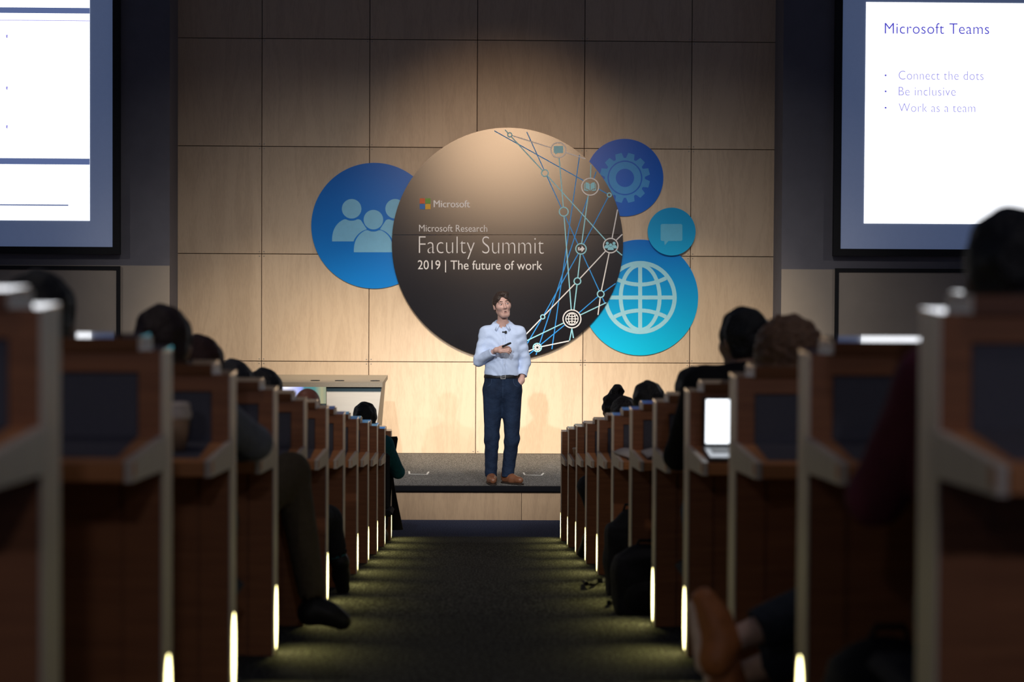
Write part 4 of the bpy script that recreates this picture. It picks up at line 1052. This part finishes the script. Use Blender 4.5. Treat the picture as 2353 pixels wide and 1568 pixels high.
def front_y(x, z, fn=sp_shirt):
    ys = np.linspace(-.30, .0, 300); P_ = np.stack([np.full(300, x), ys, np.full(300, z)], 1); v = fn(P_)
    i = np.argmax(v < 0); return float(ys[i])
pl = MB(); zz = np.linspace(1.075, 1.515, 24)
for dx in (0,):
    L_ = [(xpx(1156) - .013, front_y(xpx(1156) - .013, z) - .0015, z) for z in zz]; R_ = [(xpx(1156) + .013, front_y(xpx(1156) + .013, z) - .003, z) for z in zz]
    Ri = [(x + .0005, y + .006, z) for x, y, z in R_]; Li = [(x, y + .006, z) for x, y, z in L_]; n_ = len(zz)
    pl.add(L_ + R_ + Ri + Li, [(i, n_ + i, n_ + i + 1, i + 1) for i in range(n_ - 1)] + [(n_ + i, 2 * n_ + i, 2 * n_ + i + 1, n_ + i + 1) for i in range(n_ - 1)] + [(3 * n_ + i, i, i + 1, 3 * n_ + i + 1) for i in range(n_ - 1)])
pl.build('placket', M['shirt'], sp, True)
M['button'] = mat('pearl_button', (0.75, 0.78, 0.85), 0.3, 0.5, 0.05, (80, 80, 80))
for z in (1.47, 1.37, 1.27, 1.17):
    x = xpx(1157); y = front_y(x, z) - .005
    bb = MB(); bb.add([(x + .006 * math.cos(2 * math.pi * i / 10), y + q, z + .006 * math.sin(2 * math.pi * i / 10)) for q in (0, .004) for i in range(10)], [tuple(range(10)), tuple(range(19, 9, -1))] + [(i, 10 + i, 10 + (i + 1) % 10, (i + 1) % 10) for i in range(10)])
    bb.build('button', M['button'], sp)
M['jeans'] = mat('dark_denim', (0.012, 0.026, 0.060), 0.85, 0.25, 0.35, (9, 9, 5), 0.5, 22, col2=(0.006, 0.013, 0.032))
jp = legs_(.006) + [('c', (.138, -.060, .950), (.120, -.055, .87), .050, .040, .03)]
def jwr(P_): return .003 * np.sin(P_[:, 2] * 55 + 4 * np.sin(P_[:, 0] * 20)) * np.exp(-((P_[:, 2] - .40) / .16) ** 2) + .002 * np.sin(P_[:, 2] * 80 + P_[:, 0] * 25) * np.exp(-((P_[:, 2] - .12) / .07) ** 2)
def sp_jeans(P_):
    d = union(P_, jp) + jwr(P_); d = np.maximum(d, P_[:, 2] - 1.058); return np.maximum(d, .066 - P_[:, 2])
sdf_mesh('jeans', sp_jeans, np.array([-.24, -.20, .03]), np.array([.24, .18, 1.09]), .0065, M['jeans'], sp)
M['belt'] = mat('black_leather', (0.008, 0.008, 0.010), 0.4, 0.5, 0.2, (60, 60, 60))
sdf_mesh('belt', lambda P_: np.maximum(union(P_, legs_(.010)[:2]), np.abs(P_[:, 2] - 1.045) - .018), np.array([-.22, -.18, 1.01]), np.array([.22, .18, 1.08]), .006, M['belt'], sp)
M['steel'] = mat('steel', (0.6, 0.6, 0.6), 0.3, 0.5, 0.05, (40, 40, 40), metal=1.0)
yb = -.128
bq = MB()
for (x0, x1, z0, z1) in ((-.024, .024, 1.062, 1.068), (-.024, .024, 1.022, 1.028), (-.024, -.018, 1.028, 1.062), (.018, .024, 1.028, 1.062)): bq.box(x0 + .005, x1 + .005, yb - .006, yb + .002, z0, z1)
bq.build('belt_buckle', M['steel'], sp)
M['stitch'] = mat('denim_seam', (0.045, 0.075, 0.14), 0.8, 0.2, 0.1, (60, 60, 60))
jy = lambda x, z: front_y(x, z, sp_jeans) - .001
sm = MB(); sm.tube([(.004, jy(.004, z), z) for z in np.linspace(1.02, .84, 10)], .0022, 5)
sm.build('fly_seam', M['stitch'], sp)
for sg in (-1, 1):
    sm = MB(); sm.tube([(sg * x, jy(sg * x, z), z) for x, z in ((.105, 1.02), (.108, .985), (.120, .962), (.145, .950))], .0022, 5); sm.build('pocket_seam', M['stitch'], sp)
M['tan'] = mat('brown_leather', (0.22, 0.085, 0.040), 0.40, 0.5, 0.3, (30, 30, 30), 0.1, 60)
M['solem'] = mat('dark_sole', (0.025, 0.015, 0.010), 0.7, 0.3, 0.1, (30, 30, 30))
for nm, an, dr in (('L', aL, np.array([.10, -1.0, 0])), ('R', aR, np.array([.62, -.78, 0]))):
    dr = dr / np.linalg.norm(dr); h0 = np.array([an[0], an[1] + .01, .045]) - dr * .035; to = h0 + dr * .225
    mid_ = h0 + dr * .12
    fs = lambda P_: np.maximum(union(P_, [('c', h0, mid_, .040, .044, 0), ('c', mid_, to, .044, .032, .03), ('c', h0 + [0, 0, .045], h0 + dr * .06 + [0, 0, .04], .042, .042, .03)]), .014 - P_[:, 2])
    so = sdf_mesh('shoe', fs, np.minimum(h0, to) - .09, np.maximum(h0, to) + np.array([.09, .09, .12]), .0055, M['tan'], sp)
    fo = lambda P_: np.maximum(np.minimum(rc(P_ * [1, 1, .0] + [0, 0, 0], h0 * [1, 1, 0], mid_ * [1, 1, 0], .044, .048), rc(P_ * [1, 1, .0], mid_ * [1, 1, 0], to * [1, 1, 0], .048, .036)), np.abs(P_[:, 2] - .0085) - .0085)
    sdf_mesh('sole', fo, np.array([min(h0[0], to[0]) - .08, min(h0[1], to[1]) - .08, -.012]), np.array([max(h0[0], to[0]) + .08, max(h0[1], to[1]) + .08, .03]), .005, M['solem'], so)
    lc = MB(); sd_ = np.cross(dr, [0, 0, 1])
    for q in (.075, .095, .115):
        c0 = h0 + dr * q; hh = .095 - (q - .075) * .55
        lc.tube([tuple(c0 + sd_ * t * .024 + np.array([0, 0, hh - .045 - t * t * .010 + .002])) for t in (-1, -.5, 0, .5, 1)], .0028, 5)
    lc.build('laces', M['solem'], so)
sdf_mesh('hair', hair_fn(hc, Rh, 'side', HK, 1.0), hc - .20, hc + .20, .0042, mat('brown_hair', (0.040, 0.022, 0.015), 0.5, 0.5, 0.4, (160, 160, 40), 0.5, 90), sp)
T = lambda x, y, z: hc + Rh @ (np.array([x, y, z]) * HK)
M['eyew'] = mat('eye_white', (0.55, 0.50, 0.48), 0.3, 0.5, 0.03, (80, 80, 80)); M['iris'] = mat('dark_iris', (0.02, 0.013, 0.010), 0.2, 0.5, 0.1, (80, 80, 80)); M['brow'] = mat('eyebrow', (0.06, 0.035, 0.025), 0.7, 0.3, 0.3, (200, 200, 200))
M['lip'] = mat('lip', (0.42, 0.18, 0.15), 0.5, 0.4, 0.1, (80, 80, 80)); M['mouth'] = mat('mouth_inside', (0.03, 0.012, 0.010), 0.6, 0.3, 0.1, (80, 80, 80))
for sg in (-1, 1):
    c = T(sg * .032, .081, .008); eo = sdf_mesh('eye', lambda P_: el(P_, c, (.0155, .012, .0058), Rh), c - .03, c + .03, .003, M['eyew'], sp)
    c2 = T(sg * .032 - .003, .0905, .008); sdf_mesh('iris', lambda P_: el(P_, c2, (.0058, .004, .0056), Rh), c2 - .015, c2 + .015, .002, M['iris'], eo)
    sdf_mesh('eyebrow', lambda P_: union(P_, [('c', T(sg * .015, .0925, .0335), T(sg * .034, .0905, .0365), .0042, .0045, 0), ('c', T(sg * .034, .0905, .036), T(sg * .052, .075, .0335), .0045, .003, .004)]), T(sg * .033, .088, .033) - .04, T(sg * .033, .088, .033) + .04, .0032, M['brow'], sp)
sdf_mesh('mouth', lambda P_: el(P_, T(0, .0865, -.0665), (.018, .009, .0042), Rh), T(0, .09, -.066) - .03, T(0, .09, -.066) + .03, .0028, M['mouth'], sp)
sdf_mesh('lower_lip', lambda P_: union(P_, [('c', T(-.012, .0880, -.0750), T(.012, .0880, -.0750), .0055, .0055, 0)]), T(0, .09, -.074) - .03, T(0, .09, -.074) + .03, .0028, M['lip'], sp)
my = front_y(xpx(1157), zpx(763)); mc = np.array([xpx(1157), my - .012, zpx(763)])
mm = MB(); mm.box(mc[0] - .022, mc[0] + .004, mc[1] - .002, mc[1] + .012, mc[2] - .006, mc[2] + .006, .002); mm.box(mc[0] + .002, mc[0] + .024, mc[1] - .010, mc[1] + .010, mc[2] - .014, mc[2] + .012, .004)
mm.build('lapel_microphone', M['black'], sp)
# clicker in the hand
cl = empty('clicker', (SPX.x + xpx(1163), SY - .325, ZS + zpx(790)), "small black presentation clicker in the speaker's hand", 'remote')
cb = MB(); cb.box(-.058, .040, -.011, .011, -.008, .010, .005); ob = cb.build('clicker_body', M['black'], cl); 
cb2 = MB(); cb2.box(.004, .022, -.006, .006, .009, .0125, .001); ob2 = cb2.build('button', M['steel'], cl)
cl.rotation_euler = (0, -math.radians(24), math.radians(-18))

# ------------------------------------------------------------------ small things on and by the desks
deskz = lambda k, dy: ROWZ[k] + 0.725 + 0.030 * dy / 0.30 + 0.0015
M['cup'] = mat('kraft_cup', (0.36, 0.22, 0.13), 0.7, 0.3, 0.1, (40, 40, 40)); M['lid'] = mat('pale_lid', (0.62, 0.52, 0.44), 0.4, 0.4, 0.04, (40, 40, 40))
yc = ROWY[2] - .13; xc = PX(402, 960, yc).x; cup = empty('coffee_cup', (xc, yc, deskz(2, -.13)), 'tan paper coffee cup with pale lid on the desk row', 'cup')
MB().lathe([(.030, 0), (.042, .098)], (0, 0, 0), 24).build('cup', M['cup'], cup, True)
MB().lathe([(.0415, .086), (.0460, .088), (.0460, .104), (.0425, .108), (.0415, .126), (.036, .130), (.034, .124)], (0, 0, 0), 24).build('lid', M['lid'], cup)
MB().lathe([(.0318, .030), (.0385, .070)], (0, 0, 0), 24, False).build('sleeve', mat('brown_sleeve', (0.20, 0.11, 0.06), 0.8, 0.2, 0.15, (60, 60, 60)), cup)
# laptop
yl = ROWY[3] - .19; xl0 = PX(1622, 1050, yl).x
lt = empty('laptop', (xl0 + .155, yl, deskz(3, -.19) + .001), 'open laptop with a glowing white screen on the desk row', 'laptop')
M['alu'] = mat('dark_aluminium', (0.18, 0.19, 0.21), 0.35, 0.5, 0.05, (60, 60, 60), metal=0.6); M['lscreen'] = emission('laptop_screen', (0.90, 0.95, 1.0), 2.2)
base_ = MB().box(-.155, .155, -.10, .10, .002, .016, .003).build('base', M['alu'], lt); base_.rotation_euler = (math.atan(.1), 0, 0)
kb = MB().box(-.135, .135, -.02, .08, .0162, .0175).build('keyboard', M['black'], base_)
lid_ = MB().box(-.155, .155, -.004, .004, 0, .172, .002).build('lid', M['black'], lt, loc=(0, .105, .022)); lid_.rotation_euler = (.06, 0, 0)
MB().box(-.145, .145, -.0052, -.0045, .014, .164).build('display', M['lscreen'], lid_)
# papers
M['paper'] = mat('paper', (0.60, 0.55, 0.52), 0.8, 0.2, 0.06, (12, 12, 12))
def paper(k, px, py, dy, w, d, rz, label, curl=.02):
    yq = ROWY[k] + dy; p = PX(px, py, yq); mb = MB(); n_ = 8
    top_ = [(-w / 2 + w * i / n_, s_ * d / 2, curl * abs(math.sin(math.pi * i / n_)) ** .8) for s_ in (-1, 1) for i in range(n_ + 1)]
    bt = [(x, y, z - .006) for x, y, z in top_]; m_ = n_ + 1
    mb.add(top_ + bt, [(i, i + 1, m_ + i + 1, m_ + i) for i in range(n_)] + [(2 * m_ + i, 3 * m_ + i, 3 * m_ + i + 1, 2 * m_ + i + 1) for i in range(n_)] + [(i, 2 * m_ + i, 2 * m_ + i + 1, i + 1) for i in range(n_)] + [(m_ + i, m_ + i + 1, 3 * m_ + i + 1, 3 * m_ + i) for i in range(n_)] + [(0, m_, 3 * m_, 2 * m_), (n_, 2 * m_ + n_, 3 * m_ + n_, m_ + n_)])
    o = mb.build('papers', M['paper'], None, True, (p.x, yq, deskz(k, dy) + .010)); o.rotation_euler = (math.atan(.1), 0, rz)
    return tag(o, label, 'papers')
paper(5, 1522, 1040, -.15, .17, .16, .1, 'curled stack of papers on the sixth desk row right of the aisle', .016)
paper(6, 1456, 1035, -.15, .14, .17, .5, 'open booklet lying crooked on a desk row right of the aisle', .022)
yq = ROWY[10] - .12; p = PX(1326, 1044, yq)
cp = empty('small_cup', (p.x, yq, deskz(10, -.12)), 'small pale-lidded cup on a desk row near the stage', 'cup')
MB().lathe([(.026, 0), (.034, .06)], (0, 0, 0), 16).build('cup', M['cup'], cp, True); MB().lathe([(.036, .058), (.036, .066), (.030, .070)], (0, 0, 0), 16).build('lid', M['lid'], cp)

# bags
def backpack(px, y, k, w, d, h_, label, rz=0.0, strap=None):
    X = PX(px, 1200, y).x; root = empty('backpack', (X, y, ROWZ[k]), label, 'backpack'); m = cloth((0.010, 0.010, 0.012), .8, .4, 30)
    def f(P_):
        d1 = el(P_, (0, 0, h_ * .48), (w / 2, d / 2, h_ * .52)); bx = np.max(np.abs(P_ - np.array([0, 0, h_ * .42])) - np.array([w / 2 * .86, d / 2 * .8, h_ * .38]), axis=1)
        return np.maximum(smin(d1, bx, .08) + .004 * np.sin(P_[:, 2] * 40 + P_[:, 0] * 22), .004 - P_[:, 2])
    sdf_mesh('pack', f, np.array([-w, -d, -.02]), np.array([w, d, h_ * 1.15]), .014, m, root)
    fp = lambda P_: el(P_, (0, -d * .48, h_ * .30), (w * .36, d * .16, h_ * .24))
    sdf_mesh('front_pocket', fp, np.array([-w, -d, -.02]), np.array([w, d, h_]), .012, m, root)
    MB().tube([(-.04, 0, h_ * .97), (-.03, 0, h_ * 1.05), (.03, 0, h_ * 1.05), (.04, 0, h_ * .97)], .008, 6).build('grab_handle', m, root)
    if strap:
        pts = [floor_pt(a, b, ROWZ[k] + .008) for a, b in strap]; ls = [(-.05, 0, .05)] + [(q.x - X, q.y - y, .022 + .010 * math.sin(i * 2.1)) for i, q in enumerate(pts)]
        MB().tube(ls, .013, 6).build('strap', m, root)
    root.rotation_euler = (0, 0, 0)
    return root
backpack(1450, ROWY[6] - .36, 6, .26, .22, .46, 'tall black backpack on the floor at the aisle, right side', strap=[(1398, 1338), (1385, 1345), (1372, 1338), (1362, 1348), (1348, 1352), (1343, 1340)])
backpack(1484, ROWY[5] - .26, 5, .30, .22, .32, 'low black backpack slumped in front of the tall backpack', strap=[(1422, 1378), (1412, 1386), (1402, 1384), (1400, 1392)])
backpack(2048, ROWY[1] - .27, 1, .26, .24, .34, 'black bag on the floor behind the maroon-sleeved person\'s desk row')
backpack(230, ROWY[1] - .40, 1, .28, .24, .20, 'low black bag on the floor left of the aisle, near the camera')
# black coat hanging by the front row
ct = empty('coat', (0, 0, 0), 'long black coat hanging beside the front row, left of the aisle', 'coat')
yc = ROWY[11] + .36; m = cloth((0.006, 0.006, 0.007), .9, .3, 20)
def plate(nm, pts, y, th_c):
    mb = MB(); q = [PX(a, b, y) for a, b in pts]; mb.add([(v.x, y, v.z) for v in q] + [(v.x, y + th_c, v.z) for v in q], [tuple(range(len(q))), tuple(range(2 * len(q) - 1, len(q) - 1, -1))] + [(i, len(q) + i, len(q) + (i + 1) % len(q), (i + 1) % len(q)) for i in range(len(q))])
    return mb.build(nm, m, ct)
plate('collar_part', [(886, 1005), (912, 1004), (914, 1010), (908, 1048), (902, 1100), (896, 1165), (886, 1166)], ROWY[11] - .42, .04)
plate('hem_part', [(900, 1060), (905, 1110), (912, 1150), (926, 1218), (914, 1219), (886, 1219), (886, 1060)], yc, .05)
ct_v = None
